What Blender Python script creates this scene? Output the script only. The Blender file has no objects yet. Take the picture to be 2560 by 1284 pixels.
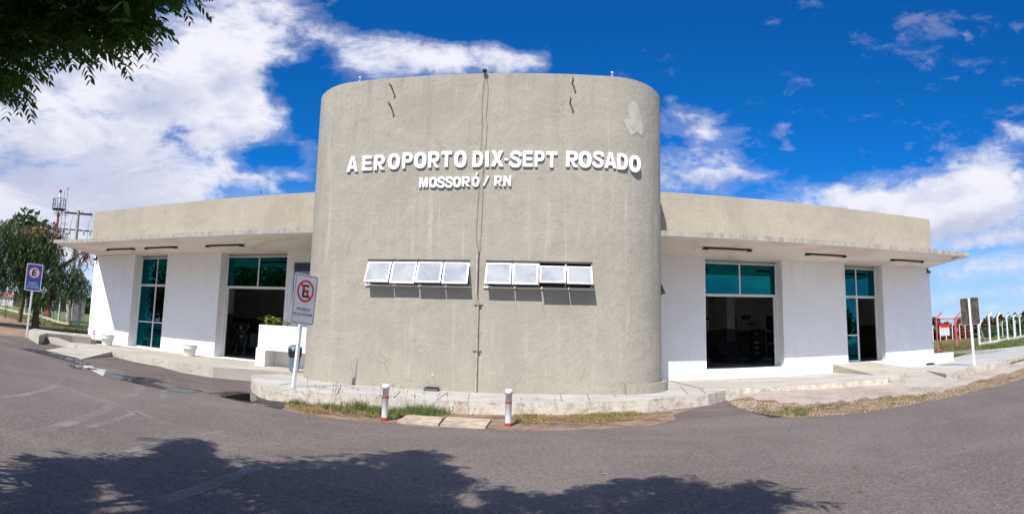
import bpy, bmesh, math, random
import numpy as np
from mathutils import Vector, Matrix
random.seed(7); rng = np.random.default_rng(7)
SC = bpy.context.scene; COL = SC.collection
PI = math.pi; R_ = math.radians

# ------------------------------------------------------------------ camera
# A stitched wide panorama: an equirectangular camera, 110 degrees across. Camera at the origin, road at z = -1.42.
F, CX, CY = 1336.1, 1383.4, 718.8
CR = np.array([[0.99942053, 0.02783533, -0.01959056],
               [-0.02976947, 0.99385916, -0.10657278],
               [0.01650377, 0.10709422, 0.99411189]])
cam_d = bpy.data.cameras.new('camera'); cam = bpy.data.objects.new('camera', cam_d); COL.objects.link(cam); SC.camera = cam
cam_d.type = 'PANO'; cam_d.clip_start = 0.05; cam_d.clip_end = 3000
cc = cam_d.cycles if hasattr(cam_d, 'cycles') and hasattr(cam_d.cycles, 'panorama_type') else cam_d
cc.panorama_type = 'EQUIRECTANGULAR'
cc.longitude_min = -CX / F; cc.longitude_max = (2560 - CX) / F
cc.latitude_min = (CY - 1284) / F; cc.latitude_max = CY / F
M = Matrix.Identity(4)
for i in range(3):
    M[i][0] = CR[i][0]; M[i][1] = CR[i][2]; M[i][2] = -CR[i][1]
cam.matrix_world = M
# ------------------------------------------------------------------ sun, exposure
SUN = Vector((-0.31, -1.0, 1.11)).normalized()
sl = bpy.data.lights.new('sun', 'SUN'); sl.energy = 4.6; sl.angle = R_(0.53); sl.color = (1.0, 0.955, 0.90)
so = bpy.data.objects.new('sun', sl); COL.objects.link(so)
so.rotation_euler = SUN.to_track_quat('Z', 'Y').to_euler()
SC.view_settings.view_transform = 'Standard'; SC.view_settings.look = 'None'
SC.view_settings.gamma = 1.0; SC.view_settings.exposure = 0.28
try: SC.view_settings.use_curve_mapping = False
except Exception: pass

def dirs(px, py):
    x = (px - CX) / F; y = -(py - CY) / F
    v = np.array([math.sin(x) * math.cos(y), math.cos(x) * math.cos(y), math.sin(y)])
    return CR @ v
def proj(p):
    c = np.asarray(p) @ CR; c = c / np.linalg.norm(c)
    return CX + F * math.atan2(c[0], c[1]), CY - F * math.asin(c[2])
def G(x, y=0):                     # ground height: almost flat, rising gently to the left and far right
    return -1.42 + .03 * max(0, min(-x - 7, 73)) + .015 * max(0, min(x - 12, 28))
def at(px, py, dz=0.0):            # a pixel of the photograph -> the point of the ground under it
    d = dirs(px, py); f = lambda t: d[2] * t - G(d[0] * t) - dz; t = 1.0
    while f(t) > 0 and t < 400: t *= 1.08
    a, b = t / 1.08, t
    for _ in range(40):
        m_ = (a + b) / 2
        if f(m_) > 0: a = m_
        else: b = m_
    return Vector(d * b)
def lvl(px, py, z):
    d = dirs(px, py); return Vector(d * (z / d[2]))
def wl(px, py, y):
    d = dirs(px, py); return Vector(d * (y / d[1]))

# ------------------------------------------------------------------ world: Nishita sky with procedural clouds
W = bpy.data.worlds.new('World'); SC.world = W; W.use_nodes = True
nt = W.node_tree; nt.nodes.clear()
def N(tree, typ, ins=None, **kw):
    n = tree.nodes.new(typ)
    for k, v in kw.items(): setattr(n, k, v)
    for k, v in (ins or {}).items():
        if isinstance(v, bpy.types.NodeSocket): tree.links.new(v, n.inputs[k])
        else: n.inputs[k].default_value = v
    return n
def math_(t, op, a, b=0.0, c=0.0, clamp=False):
    n = N(t, 'ShaderNodeMath', {0: a, 1: b, 2: c}, operation=op); n.use_clamp = clamp; return n.outputs[0]
def vmath(t, op, a, b=(0, 0, 0)):
    n = N(t, 'ShaderNodeVectorMath', {0: a, 1: b}, operation=op); return n
def noise(t, vec, scale, detail=4, rough=.55, dist=0.0, out=0):
    return N(t, 'ShaderNodeTexNoise', {'Vector': vec, 'Scale': scale, 'Detail': detail, 'Roughness': rough, 'Distortion': dist}).outputs[out]
def mrange(t, v, a, b, c=0.0, d=1.0, smooth=True):
    return N(t, 'ShaderNodeMapRange', {0: v, 1: a, 2: b, 3: c, 4: d}, interpolation_type='SMOOTHSTEP' if smooth else 'LINEAR').outputs[0]
def mixc(t, f, a, b, blend='MIX'):
    n = N(t, 'ShaderNodeMix', data_type='RGBA', blend_type=blend)
    for k, v in ((0, f), (6, a), (7, b)):
        if isinstance(v, bpy.types.NodeSocket): t.links.new(v, n.inputs[k])
        elif k == 0: n.inputs[k].default_value = v
        else: n.inputs[k].default_value = (*v, 1) if len(v) == 3 else v
    return n.outputs[2]
sky = N(nt, 'ShaderNodeTexSky', sky_type='NISHITA')
sky.sun_disc = False; sky.sun_elevation = R_(46.7); sky.sun_rotation = math.atan2(SUN.x, SUN.y)
sky.altitude = 0; sky.air_density = 1.0; sky.dust_density = 0.35; sky.ozone_density = 3.0
tc = N(nt, 'ShaderNodeTexCoord').outputs['Generated']
sep = N(nt, 'ShaderNodeSeparateXYZ', {0: tc})
az = math_(nt, 'ARCTAN2', sep.outputs[0], sep.outputs[1]); el = math_(nt, 'ARCSINE', sep.outputs[2])
sk = mixc(nt, 1.0, sky.outputs[0], (.04, .60, 1.22), 'MULTIPLY')
sk = mixc(nt, mrange(nt, el, .33, -.02), sk, (4.1, 5.9, 8.2))
ae = N(nt, 'ShaderNodeCombineXYZ', {0: az, 1: el}).outputs[0]
wn = N(nt, 'ShaderNodeTexNoise', {'Vector': tc, 'Scale': 3.5, 'Detail': 5.0, 'Roughness': .6}).outputs[1]
warp = vmath(nt, 'MULTIPLY', vmath(nt, 'SUBTRACT', wn, (.5, .5, .5)).outputs[0], (.17, .12, 0)).outputs[0]
aw = vmath(nt, 'ADD', ae, warp).outputs[0]
# banks of cloud: azimuth, elevation, half widths (degrees), weight, lean
# (pixel x, pixel y, half width, half height in pixels, weight)
BP = [(150, 120, 620, 330, .85), (420, 330, 420, 240, .72), (60, 500, 420, 220, .8), (300, 560, 500, 120, .8), (700, 60, 260, 130, .75), (620, 440, 190, 80, .55), (560, 180, 220, 160, .5),
      (980, 140, 220, 80, .8), (1180, 130, 250, 72, .82), (1330, 160, 120, 46, .55), (900, 190, 120, 50, .4), (700, 260, 60, 40, .35), (770, 400, 60, 60, .4),
      (1700, 330, 110, 70, .75), (1790, 370, 130, 50, .55), (1850, 330, 70, 24, .35), (1720, 440, 220, 56, .95), (1900, 460, 150, 40, .45), (1945, 325, 40, 26, .5), (1962, 362, 26, 22, .45), (1660, 248, 30, 16, .5),
      (2160, 375, 40, 12, .3), (2280, 370, 40, 16, .3), (2170, 440, 80, 26, .42), (2330, 500, 280, 80, 1.0), (2480, 420, 110, 60, .75), (2545, 345, 60, 32, .75), (2420, 540, 280, 100, .9), (2080, 505, 260, 44, .8), (2520, 60, 90, 22, .36), (2412, 98, 16, 14, .34), (2380, 205, 40, 12, .22), (2000, 240, 60, 50, .18),
      (2450, 665, 190, 36, .62), (2480, 600, 150, 30, .35), (2450, 740, 260, 22, .45), (2400, 800, 300, 30, .6), (130, 700, 400, 90, .55),
      (715, 225, 95, 75, -1.0), (690, 180, 70, 40, -.5), (790, 150, 70, 40, -.6), (690, 395, 110, 40, -1.0), (760, 300, 70, 50, -.6), (1750, 90, 200, 110, -.35), (1500, 60, 200, 80, -.3), (2000, 150, 160, 80, -.2), (620, 425, 50, 18, -.6), (760, 475, 50, 20, -.8), (1000, 30, 240, 62, -.9), (1300, 40, 260, 70, -.9), (460, 330, 34, 16, -.35), (1150, 205, 60, 20, -.35), (1420, 150, 40, 50, -.3),
      (220, 300, 60, 24, -.25), (2420, 628, 90, 9, -.6)]
BL = []
for px_, py_, wx_, wy_, wt_ in BP:
    d_ = dirs(px_, py_); BL.append((math.degrees(math.atan2(d_[0], d_[1])), math.degrees(math.asin(d_[2])), math.degrees(wx_ / F), math.degrees(wy_ / F), wt_))
dens = None
for a, e, wa, we, wt in BL:
    d = vmath(nt, 'LENGTH', vmath(nt, 'MULTIPLY', vmath(nt, 'SUBTRACT', aw, (R_(a), R_(e), 0)).outputs[0], (1 / R_(wa), 1 / R_(we), 0)).outputs[0]).outputs['Value']
    g = mrange(nt, d, 1.3, 0.15, 0.0, wt)
    dens = g if dens is None else math_(nt, 'ADD', dens, g)
back = mrange(nt, sep.outputs[1], .1, -.35, 0.0, .62)       # unseen cloud added behind the camera, thickened to fill the shaded walls
dens = math_(nt, 'ADD', dens, back)
st = vmath(nt, 'MULTIPLY', tc, (1, 1, 2.1)).outputs[0]
n1 = noise(nt, st, 4.2, 12, .66, .5); n2 = noise(nt, st, 13.0, 10, .68, .4)
nn = math_(nt, 'ADD', math_(nt, 'MULTIPLY', math_(nt, 'SUBTRACT', n1, .5), 2.1), math_(nt, 'MULTIPLY', math_(nt, 'SUBTRACT', n2, .5), 1.7))
cl = math_(nt, 'ADD', dens, nn)
cl = math_(nt, 'SUBTRACT', cl, .09)
cov = mrange(nt, cl, .18, 1.15)
thin = mrange(nt, cl, .0, .42, 0.0, .16)
cov = math_(nt, 'MAXIMUM', cov, thin)
thick = mrange(nt, math_(nt, 'ADD', math_(nt, 'MULTIPLY', dens, .75), math_(nt, 'MULTIPLY', noise(nt, st, 3.1, 5, .55), 1.1)), .95, 1.9)
low = mrange(nt, el, .42, .05)
shade = math_(nt, 'MULTIPLY', thick, low)
shade = math_(nt, 'MULTIPLY', shade, mrange(nt, az, .2, -.55, .25, 1.0))
gm = None
for px_, py_, wx_, wy_ in ((120, 430, 460, 200), (400, 250, 200, 90), (330, 560, 300, 120), (60, 200, 120, 120), (2420, 560, 300, 60), (1800, 470, 200, 30), (560, 200, 80, 60)):
    d_ = dirs(px_, py_); q_ = vmath(nt, 'LENGTH', vmath(nt, 'MULTIPLY', vmath(nt, 'SUBTRACT', aw, (math.atan2(d_[0], d_[1]), math.asin(d_[2]), 0)).outputs[0], (F / wx_, F / wy_, 0)).outputs[0]).outputs['Value']
    g_ = mrange(nt, q_, 1.3, .1); gm = g_ if gm is None else math_(nt, 'MAXIMUM', gm, g_)
shade = math_(nt, 'MAXIMUM', math_(nt, 'MULTIPLY', shade, .6), math_(nt, 'MULTIPLY', gm, mrange(nt, math_(nt, 'ADD', noise(nt, st, 4.5, 7, .6, .6), math_(nt, 'MULTIPLY', gm, .12)), .40, .68)))
ccol = mixc(nt, shade, (7.4, 7.4, 8.1), (4.4, 4.75, 6.1))
ccol = mixc(nt, mrange(nt, noise(nt, st, 9.0, 6, .6), .45, .65, 0.0, .7), ccol, (5.2, 5.5, 7.0))
ccol = mixc(nt, mrange(nt, sep.outputs[1], .1, -.5, 0.0, .6), ccol, (12.5, 12.0, 11.4))  # cloud behind the camera, out of view, brightened as fill for shaded walls
fin = mixc(nt, cov, sk, ccol)
bg = N(nt, 'ShaderNodeBackground', {'Color': fin, 'Strength': .10})
N(nt, 'ShaderNodeOutputWorld', {'Surface': bg.outputs[0]})

# ------------------------------------------------------------------ mesh helpers
class MB:
    def __init__(s): s.v = []; s.f = []; s.sm = []
    def add(s, vs, fs, smooth=False):
        b = len(s.v); s.v += [tuple(v) for v in vs]; s.f += [tuple(b + i for i in f) for f in fs]; s.sm += [smooth] * len(fs); return s
    def box(s, x0, x1, y0, y1, z0, z1):
        return s.add([(x0, y0, z0), (x1, y0, z0), (x1, y1, z0), (x0, y1, z0), (x0, y0, z1), (x1, y0, z1), (x1, y1, z1), (x0, y1, z1)],
                     [(0, 3, 2, 1), (4, 5, 6, 7), (0, 1, 5, 4), (1, 2, 6, 5), (2, 3, 7, 6), (3, 0, 4, 7)])
    def obox(s, c, ax, ay, az_):
        c, ax, ay, az_ = map(Vector, (c, ax, ay, az_)); P = [c + i * ax + j * ay + k * az_ for k in (-1, 1) for (i, j) in ((-1, -1), (1, -1), (1, 1), (-1, 1))]
        return s.add(P, [(0, 3, 2, 1), (4, 5, 6, 7), (0, 1, 5, 4), (1, 2, 6, 5), (2, 3, 7, 6), (3, 0, 4, 7)])
    def bar(s, a, b, w, h=None):            # square bar between two points
        a, b = Vector(a), Vector(b); d = (b - a).normalized(); u = d.cross(Vector((0, 0, 1)))
        u = u.normalized() if u.length > .05 else Vector((1, 0, 0)); v = d.cross(u); h = h or w
        return s.obox((a + b) / 2, (b - a) / 2, u * w / 2, v * h / 2)
    def tube(s, pts, rad, n=8, cap=True):
        pts = [Vector(p) for p in pts]; rad = rad if isinstance(rad, (list, tuple)) else [rad] * len(pts)
        rings = []; up = Vector((0, 0, 1))
        for i, p in enumerate(pts):
            d = (pts[min(i + 1, len(pts) - 1)] - pts[max(i - 1, 0)]).normalized()
            u = d.cross(up if abs(d.z) < .95 else Vector((0, 1, 0))).normalized(); w = d.cross(u)
            rings.append([p + (u * math.cos(2 * PI * k / n) + w * math.sin(2 * PI * k / n)) * rad[i] for k in range(n)])
        vs = [q for r in rings for q in r]; fs = []
        for i in range(len(pts) - 1):
            for k in range(n): fs.append((i * n + k, i * n + (k + 1) % n, (i + 1) * n + (k + 1) % n, (i + 1) * n + k))
        s.add(vs, fs, True)
        if cap: s.add(rings[0], [tuple(range(n))]); s.add(rings[-1], [tuple(reversed(range(n)))])
        return s
    def lathe(s, c, prof, n=24, capb=True, capt=True):
        cx, cy, cz = c; vs = [(cx + r * math.cos(2 * PI * k / n), cy + r * math.sin(2 * PI * k / n), cz + z) for r, z in prof for k in range(n)]
        fs = [(i * n + k, i * n + (k + 1) % n, (i + 1) * n + (k + 1) % n, (i + 1) * n + k) for i in range(len(prof) - 1) for k in range(n)]
        s.add(vs, fs, True)
        if capb: s.add(vs[:n], [tuple(reversed(range(n)))])
        if capt: s.add(vs[-n:], [tuple(range(n))])
        return s
    def prism(s, poly, z0, z1, smooth=False):   # z0, z1 numbers or functions of (x, y)
        f0 = z0 if callable(z0) else (lambda x, y: z0); f1 = z1 if callable(z1) else (lambda x, y: z1); n = len(poly)
        A = [(p[0], p[1], f0(p[0], p[1])) for p in poly]; B = [(p[0], p[1], f1(p[0], p[1])) for p in poly]
        s.add(A + B, [(i, (i + 1) % n, n + (i + 1) % n, n + i) for i in range(n)], smooth)
        s.add(B, [tuple(range(n))]); s.add(A, [tuple(reversed(range(n)))]); return s
    def ring(s, x0, x1, z0, z1, y0, y1, t, tb=None):   # rectangular frame in the xz plane
        tb = tb or t
        s.box(x0, x0 + t, y0, y1, z0, z1); s.box(x1 - t, x1, y0, y1, z0, z1)
        s.box(x0 + t, x1 - t, y0, y1, z1 - t, z1); s.box(x0 + t, x1 - t, y0, y1, z0, z0 + tb); return s
    def build(s, name, mat, parent=None, local=False, bevel=0.0, flip=False):
        me = bpy.data.meshes.new(name); off = Vector((0, 0, 0))
        if parent and not local:
            p = parent
            while p: off += p.location; p = p.parent
        me.from_pydata([(v[0] - off.x, v[1] - off.y, v[2] - off.z) for v in s.v], [], s.f)
        me.polygons.foreach_set('use_smooth', s.sm); me.materials.append(mat)
        b = bmesh.new(); b.from_mesh(me)
        if any(s.sm): bmesh.ops.remove_doubles(b, verts=b.verts, dist=1e-5) if all(s.sm) else None
        bmesh.ops.recalc_face_normals(b, faces=b.faces); b.to_mesh(me); b.free(); me.update()
        o = bpy.data.objects.new(name, me); COL.objects.link(o)
        if parent: o.parent = parent
        if bevel:
            m = o.modifiers.new('edge', 'BEVEL'); m.width = bevel; m.segments = 2; m.limit_method = 'ANGLE'; m.angle_limit = R_(40)
        return o
def raw(name, V, Fc, mat, parent=None, smooth=False):   # numpy vertices (n,3) and equal sized faces (m,k), any number of face groups
    me = bpy.data.meshes.new(name); V = np.asarray(V, float)
    if parent: V = V - np.array(parent.location)
    groups = Fc if isinstance(Fc, list) else [Fc]
    loops = np.concatenate([g.ravel() for g in groups]); tot = np.concatenate([np.full(len(g), g.shape[1]) for g in groups])
    me.vertices.add(len(V)); me.vertices.foreach_set('co', V.ravel()); me.loops.add(len(loops)); me.loops.foreach_set('vertex_index', loops.astype(np.int32))
    me.polygons.add(len(tot)); me.polygons.foreach_set('loop_start', np.concatenate([[0], np.cumsum(tot)[:-1]]).astype(np.int32)); me.polygons.foreach_set('loop_total', tot.astype(np.int32))
    me.polygons.foreach_set('use_smooth', [smooth] * len(tot)); me.update(); me.validate(); me.materials.append(mat)
    o = bpy.data.objects.new(name, me); COL.objects.link(o)
    if parent: o.parent = parent
    return o
def tag(o, label=None, cat=None, group=None, kind=None):
    if label: o['label'] = label
    if cat: o['category'] = cat
    if group: o['group'] = group
    if kind: o['kind'] = kind
    return o
def empty(name, loc, label, cat, group=None, rz=0.0):
    o = bpy.data.objects.new(name, None); COL.objects.link(o); o.location = Vector(loc); o.rotation_euler = (0, 0, rz); o.empty_display_size = .2
    return tag(o, label, cat, group)
def copy_tree(o, parent=None):
    c = o.copy(); COL.objects.link(c)
    if parent: c.parent = parent
    for ch in [k for k in COL.objects if k.parent == o]: copy_tree(ch, c)
    return c
def sheet(name, poly, off, mat, kind='structure', parent=None):     # polygon laid on the ground
    b = bmesh.new(); vs = [b.verts.new((p[0], p[1], 0)) for p in poly]; b.faces.new(vs)
    for x in (-80, -7, 12, 40):
        bmesh.ops.bisect_plane(b, geom=b.verts[:] + b.edges[:] + b.faces[:], plane_co=(x, 0, 0), plane_no=(1, 0, 0))
    for v in b.verts: v.co.z = G(v.co.x) + off
    bmesh.ops.triangulate(b, faces=b.faces); bmesh.ops.recalc_face_normals(b, faces=b.faces)
    for f in b.faces:
        if f.normal.z < 0: f.normal_flip()
    me = bpy.data.meshes.new(name); b.to_mesh(me); b.free(); me.materials.append(mat)
    o = bpy.data.objects.new(name, me); COL.objects.link(o)
    if parent: o.parent = parent
    elif kind: tag(o, kind=kind)
    return o
def text(s, name, mat, parent, size=None, box=None, depth=.004, bold=.02, y=0.0):
    """lettering facing -Y; box=(x0,x1,z0,z1) in the parent's frame"""
    c = bpy.data.curves.new('t', 'FONT'); c.body = s; c.offset = bold; c.extrude = 0.0; c.resolution_u = 3; c.align_x = 'CENTER'
    o = bpy.data.objects.new('t', c); COL.objects.link(o); bpy.context.view_layer.update()
    me = bpy.data.meshes.new_from_object(o.evaluated_get(bpy.context.evaluated_depsgraph_get())); bpy.data.objects.remove(o)
    b = bmesh.new(); b.from_mesh(me); bmesh.ops.remove_doubles(b, verts=b.verts, dist=1e-4)
    xs = [v.co.x for v in b.verts]; ys = [v.co.y for v in b.verts]; ax0, ax1, ay0, ay1 = min(xs), max(xs), min(ys), max(ys)
    x0, x1, z0, z1 = box
    for v in b.verts:
        v.co = Vector((x0 + (v.co.x - ax0) / (ax1 - ax0) * (x1 - x0), y, z0 + (v.co.y - ay0) / (ay1 - ay0) * (z1 - z0)))
    r = bmesh.ops.extrude_face_region(b, geom=b.faces[:])
    for v in [g for g in r['geom'] if isinstance(g, bmesh.types.BMVert)]: v.co.y -= depth
    bmesh.ops.recalc_face_normals(b, faces=b.faces); b.to_mesh(me); b.free()
    me.materials.clear(); me.materials.append(mat); me.name = name
    o = bpy.data.objects.new(name, me); COL.objects.link(o); o.parent = parent; return o

# ------------------------------------------------------------------ materials
def mat(name, base=None, rough=.8, fn=None, metal=0.0, spec=.5):
    m = bpy.data.materials.new(name); m.use_nodes = True; t = m.node_tree; t.nodes.clear()
    p = N(t, 'ShaderNodeBsdfPrincipled', {'Roughness': rough, 'Metallic': metal, 'Specular IOR Level': spec})
    if base: p.inputs['Base Color'].default_value = (*base, 1)
    N(t, 'ShaderNodeOutputMaterial', {'Surface': p.outputs[0]})
    if fn: fn(t, p, N(t, 'ShaderNodeTexCoord').outputs['Object'])
    return m
def bump(t, p, h, strength=.5, dist=.01):
    t.links.new(N(t, 'ShaderNodeBump', {'Height': h, 'Strength': strength, 'Distance': dist}).outputs[0], p.inputs['Normal'])
def col(t, p, c): t.links.new(c, p.inputs['Base Color'])
def plain(name, c, rough=.6, var=.12, scale=8, metal=0.0, bmp=0.0):      # one colour with wear in it
    def fn(t, p, v):
        n = noise(t, v, scale, 6, .6)
        col(t, p, mixc(t, mrange(t, n, .35, .65), tuple(k * (1 - var) for k in c), tuple(min(1, k * (1 + var)) for k in c)))
        t.links.new(mrange(t, noise(t, v, scale * 3, 3), .3, .7, rough - .08, min(1, rough + .08)), p.inputs['Roughness'])
        if bmp: bump(t, p, n, .5, bmp)
    return mat(name, c, rough, fn, metal)
def plaster_fn(base, streak=.5, rough_b=.012, cracks=True, patch=True):
    def fn(t, p, v):
        L = lambda k: tuple(min(1, c * k) for c in base)
        big = noise(t, v, .55, 5, .6, .6); mid = noise(t, v, 2.6, 6, .6)
        c = mixc(t, mrange(t, big, .35, .68), L(.87), L(1.09)); c = mixc(t, mrange(t, mid, .4, .7, 0.0, .4), c, L(.84))
        sv = vmath(t, 'MULTIPLY', v, (5.0, 5.0, .32)).outputs[0]; s1 = noise(t, sv, 1.3, 6, .65)
        c = mixc(t, mrange(t, s1, .54, .74, 0.0, streak), c, L(1.28)); c = mixc(t, mrange(t, s1, .46, .30, 0.0, streak * .6), c, L(.82))
        h = math_(t, 'ADD', math_(t, 'MULTIPLY', noise(t, v, 9.0, 8, .7), .9), math_(t, 'MULTIPLY', noise(t, v, 42.0, 4, .7), .55))
        h = math_(t, 'ADD', h, math_(t, 'MULTIPLY', noise(t, v, 2.0, 4, .6, 1.2), .9))
        # grainier render in patches
        h = math_(t, 'ADD', h, math_(t, 'MULTIPLY', math_(t, 'MULTIPLY', mrange(t, big, .48, .62), noise(t, v, 95.0, 2, .6)), .7))
        if cracks:
            wv = vmath(t, 'ADD', v, vmath(t, 'MULTIPLY', N(t, 'ShaderNodeTexNoise', {'Vector': v, 'Scale': 2.2, 'Detail': 6.0}).outputs[1], (.7, .7, .7)).outputs[0]).outputs[0]
            vo = N(t, 'ShaderNodeTexVoronoi', {'Vector': wv, 'Scale': 1.1}, feature='DISTANCE_TO_EDGE').outputs[0]
            cr = math_(t, 'MULTIPLY', mrange(t, vo, .007, .001), mrange(t, noise(t, v, 1.3, 2), .54, .64))
            c = mixc(t, math_(t, 'MULTIPLY', cr, .22), c, L(.5)); h = math_(t, 'SUBTRACT', h, math_(t, 'MULTIPLY', cr, .35))
        gr = noise(t, v, 24.0, 5, .75); c = mixc(t, mrange(t, gr, .47, .33, 0.0, .6), c, L(.68)); c = mixc(t, mrange(t, gr, .53, .66, 0.0, .4), c, L(1.25)); g3 = noise(t, v, 7.0, 5, .7); c = mixc(t, mrange(t, g3, .46, .34, 0.0, .45), c, L(.78))
        s2 = noise(t, vmath(t, 'MULTIPLY', v, (2.2, 2.2, .11)).outputs[0], 2.0, 7, .7); zz = N(t, 'ShaderNodeSeparateXYZ', {0: v}).outputs[2]
        c = mixc(t, math_(t, 'MULTIPLY', mrange(t, s2, .50, .66), mrange(t, zz, 4.5, 8.2, 0.0, streak)), c, L(.72))
        c = mixc(t, math_(t, 'MULTIPLY', mrange(t, s2, .47, .36), mrange(t, math_(t, 'ABSOLUTE', math_(t, 'SUBTRACT', zz, 3.9)), 1.6, .3, 0.0, streak)), c, L(1.30))
        col(t, p, c); bump(t, p, h, 1.0, rough_b)
    return fn
DRUM = (.395, .364, .300)
M_drum = mat('grey_beige_render', DRUM, .93, plaster_fn(DRUM, .5, .02), spec=.2)
M_para = mat('beige_render', DRUM, .93, plaster_fn((.405, .360, .283), .18, .014), spec=.2)
def white_fn(t, p, v):
    n = noise(t, v, .9, 6, .6); c = mixc(t, mrange(t, n, .35, .7), (.86, .86, .87), (.90, .90, .90))
    s1 = noise(t, vmath(t, 'MULTIPLY', v, (4, 4, .3)).outputs[0], 1.2, 6, .7); c = mixc(t, mrange(t, s1, .52, .78, 0.0, .38), c, (.60, .58, .56))
    sp = noise(t, v, 7.0, 8, .75); z = N(t, 'ShaderNodeSeparateXYZ', {0: v}).outputs[2]
    lowm = mrange(t, z, .55, .05)       # peeling and splashes low on the wall
    c = mixc(t, math_(t, 'MULTIPLY', math_(t, 'MULTIPLY', mrange(t, sp, .67, .72), lowm), .65), c, (.36, .30, .25))
    col(t, p, c); bump(t, p, math_(t, 'ADD', noise(t, v, 25.0, 4), math_(t, 'MULTIPLY', noise(t, v, 2.0, 3), 1.5)), .4, .006)
M_white = mat('white_paint', (.84, .84, .84), .85, white_fn, spec=.25)
def soffit_fn(t, p, v):
    n = noise(t, v, .45, 6, .6, .8); c = mixc(t, mrange(t, n, .45, .62), (.80, .73, .66), (.66, .58, .50)); c = mixc(t, mrange(t, noise(t, v, 3.0, 5), .5, .75, 0.0, .3), c, (.78, .74, .70)); col(t, p, c)
    bump(t, p, noise(t, v, 14.0, 4), .3, .006)
M_soffit = mat('soffit_paint', (.66, .62, .60), .9, soffit_fn)
def edge_fn(t, p, v):
    s = noise(t, vmath(t, 'MULTIPLY', v, (4, 4, 1.5)).outputs[0], 1.5, 6, .75); n = noise(t, v, 22.0, 6, .75)
    c = mixc(t, mrange(t, s, .4, .65), (.40, .38, .33), (.27, .25, .215)); c = mixc(t, mrange(t, n, .56, .68, 0.0, .8), c, (.12, .11, .10)); col(t, p, c); bump(t, p, n, .8, .012)
M_edge = mat('canopy_edge_concrete', (.45, .43, .38), .95, edge_fn)
def pave_fn(base, stone=True, stain=(.30, .22, .15)):
    def fn(t, p, v):
        L = lambda k: tuple(c * k for c in base)
        n = noise(t, v, .8, 7, .65, .5); c = mixc(t, mrange(t, n, .35, .68), L(.88), L(1.10)); c = mixc(t, mrange(t, noise(t, v, 3.5, 6, .7), .52, .72, 0.0, .45), c, stain)
        h = noise(t, v, 30.0, 4)
        nz = N(t, 'ShaderNodeSeparateXYZ', {0: N(t, 'ShaderNodeNewGeometry').outputs['Normal']}).outputs[2]
        side = mrange(t, nz, .6, .2)
        wv = vmath(t, 'ADD', v, vmath(t, 'MULTIPLY', N(t, 'ShaderNodeTexNoise', {'Vector': v, 'Scale': 3.0, 'Detail': 5.0}).outputs[1], (.35, .35, .2)).outputs[0]).outputs[0]
        vo = N(t, 'ShaderNodeTexVoronoi', {'Vector': wv, 'Scale': 1.9}, feature='DISTANCE_TO_EDGE').outputs[0]
        cr = mrange(t, vo, .016, .003)
        if stone:
            sc = mixc(t, mrange(t, noise(t, v, 5.0, 7, .7), .42, .66), (.60, .555, .48), (.45, .37, .28)); sc = mixc(t, mrange(t, noise(t, v, 12.0, 7, .75), .58, .70, 0.0, .7), sc, (.26, .19, .13)); sc = mixc(t, math_(t, 'MULTIPLY', math_(t, 'MULTIPLY', cr, mrange(t, noise(t, v, 2.0, 3), .42, .58)), .55), sc, (.20, .14, .10))
            c = mixc(t, side, c, sc); h = math_(t, 'ADD', h, math_(t, 'MULTIPLY', side, math_(t, 'MULTIPLY', noise(t, v, 7.0, 6, .7), 3.0)))
        cr2 = mrange(t, N(t, 'ShaderNodeTexVoronoi', {'Vector': wv, 'Scale': .55}, feature='DISTANCE_TO_EDGE').outputs[0], .007, .0015)
        c = mixc(t, math_(t, 'MULTIPLY', cr2, .3), c, (.10, .08, .06))
        col(t, p, c); bump(t, p, h, .6, .01)
    return fn
M_pave = mat('old_concrete_pavement', (.5, .48, .44), .92, pave_fn((.50, .475, .425)))
M_pave2 = mat('smooth_concrete', (.5, .48, .42), .92, pave_fn((.47, .435, .37), False))
def asphalt_fn(base, warm, speck=.5, dust=.25):
    def fn(t, p, v):
        L = lambda k: tuple(c * k for c in base)
        n = noise(t, v, .35, 6, .6, .6); c = mixc(t, mrange(t, n, .35, .68), L(.86), L(1.12))
        st_ = noise(t, vmath(t, 'MULTIPLY', v, (.35, 1.6, 1)).outputs[0], 1.4, 6, .6); c = mixc(t, mrange(t, st_, .52, .75, 0.0, dust), c, warm)
        g = noise(t, v, 48.0, 4, .8); c = mixc(t, mrange(t, g, .52, .64, 0.0, speck + .15), c, L(1.9)); c = mixc(t, mrange(t, g, .49, .38, 0.0, .7), c, L(.5)); g2 = noise(t, v, 15.0, 5, .7); c = mixc(t, mrange(t, g2, .48, .36, 0.0, .4), c, L(.6)); c = mixc(t, mrange(t, g2, .54, .66, 0.0, .3), c, L(1.5))
        vo = N(t, 'ShaderNodeTexVoronoi', {'Vector': v, 'Scale': 26.0}).outputs[0]; c = mixc(t, mrange(t, vo, .16, .05, 0.0, .35), c, L(2.6))
        dk = noise(t, vmath(t, 'MULTIPLY', v, (1, 2.4, 1)).outputs[0], 3.2, 4, .6); c = mixc(t, mrange(t, dk, .70, .74, 0.0, .75), c, L(.42))
        col(t, p, c); bump(t, p, math_(t, 'ADD', noise(t, v, 85.0, 3, .7), math_(t, 'MULTIPLY', noise(t, v, 3.0, 3), .6)), .7, .006)
    return fn
M_road = mat('asphalt', (.10, .095, .10), .88, asphalt_fn((.180, .152, .136), (.25, .21, .185), .5, .55), spec=.08)
M_apron = mat('old_asphalt', (.12, .10, .10), .92, asphalt_fn((.160, .133, .120), (.33, .26, .215), .45, 1.0), spec=.08)
M_tar = mat('fresh_tar', (.05, .045, .05), .8, asphalt_fn((.045, .042, .046), (.09, .08, .08), .35, .3), spec=.4)
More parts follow.
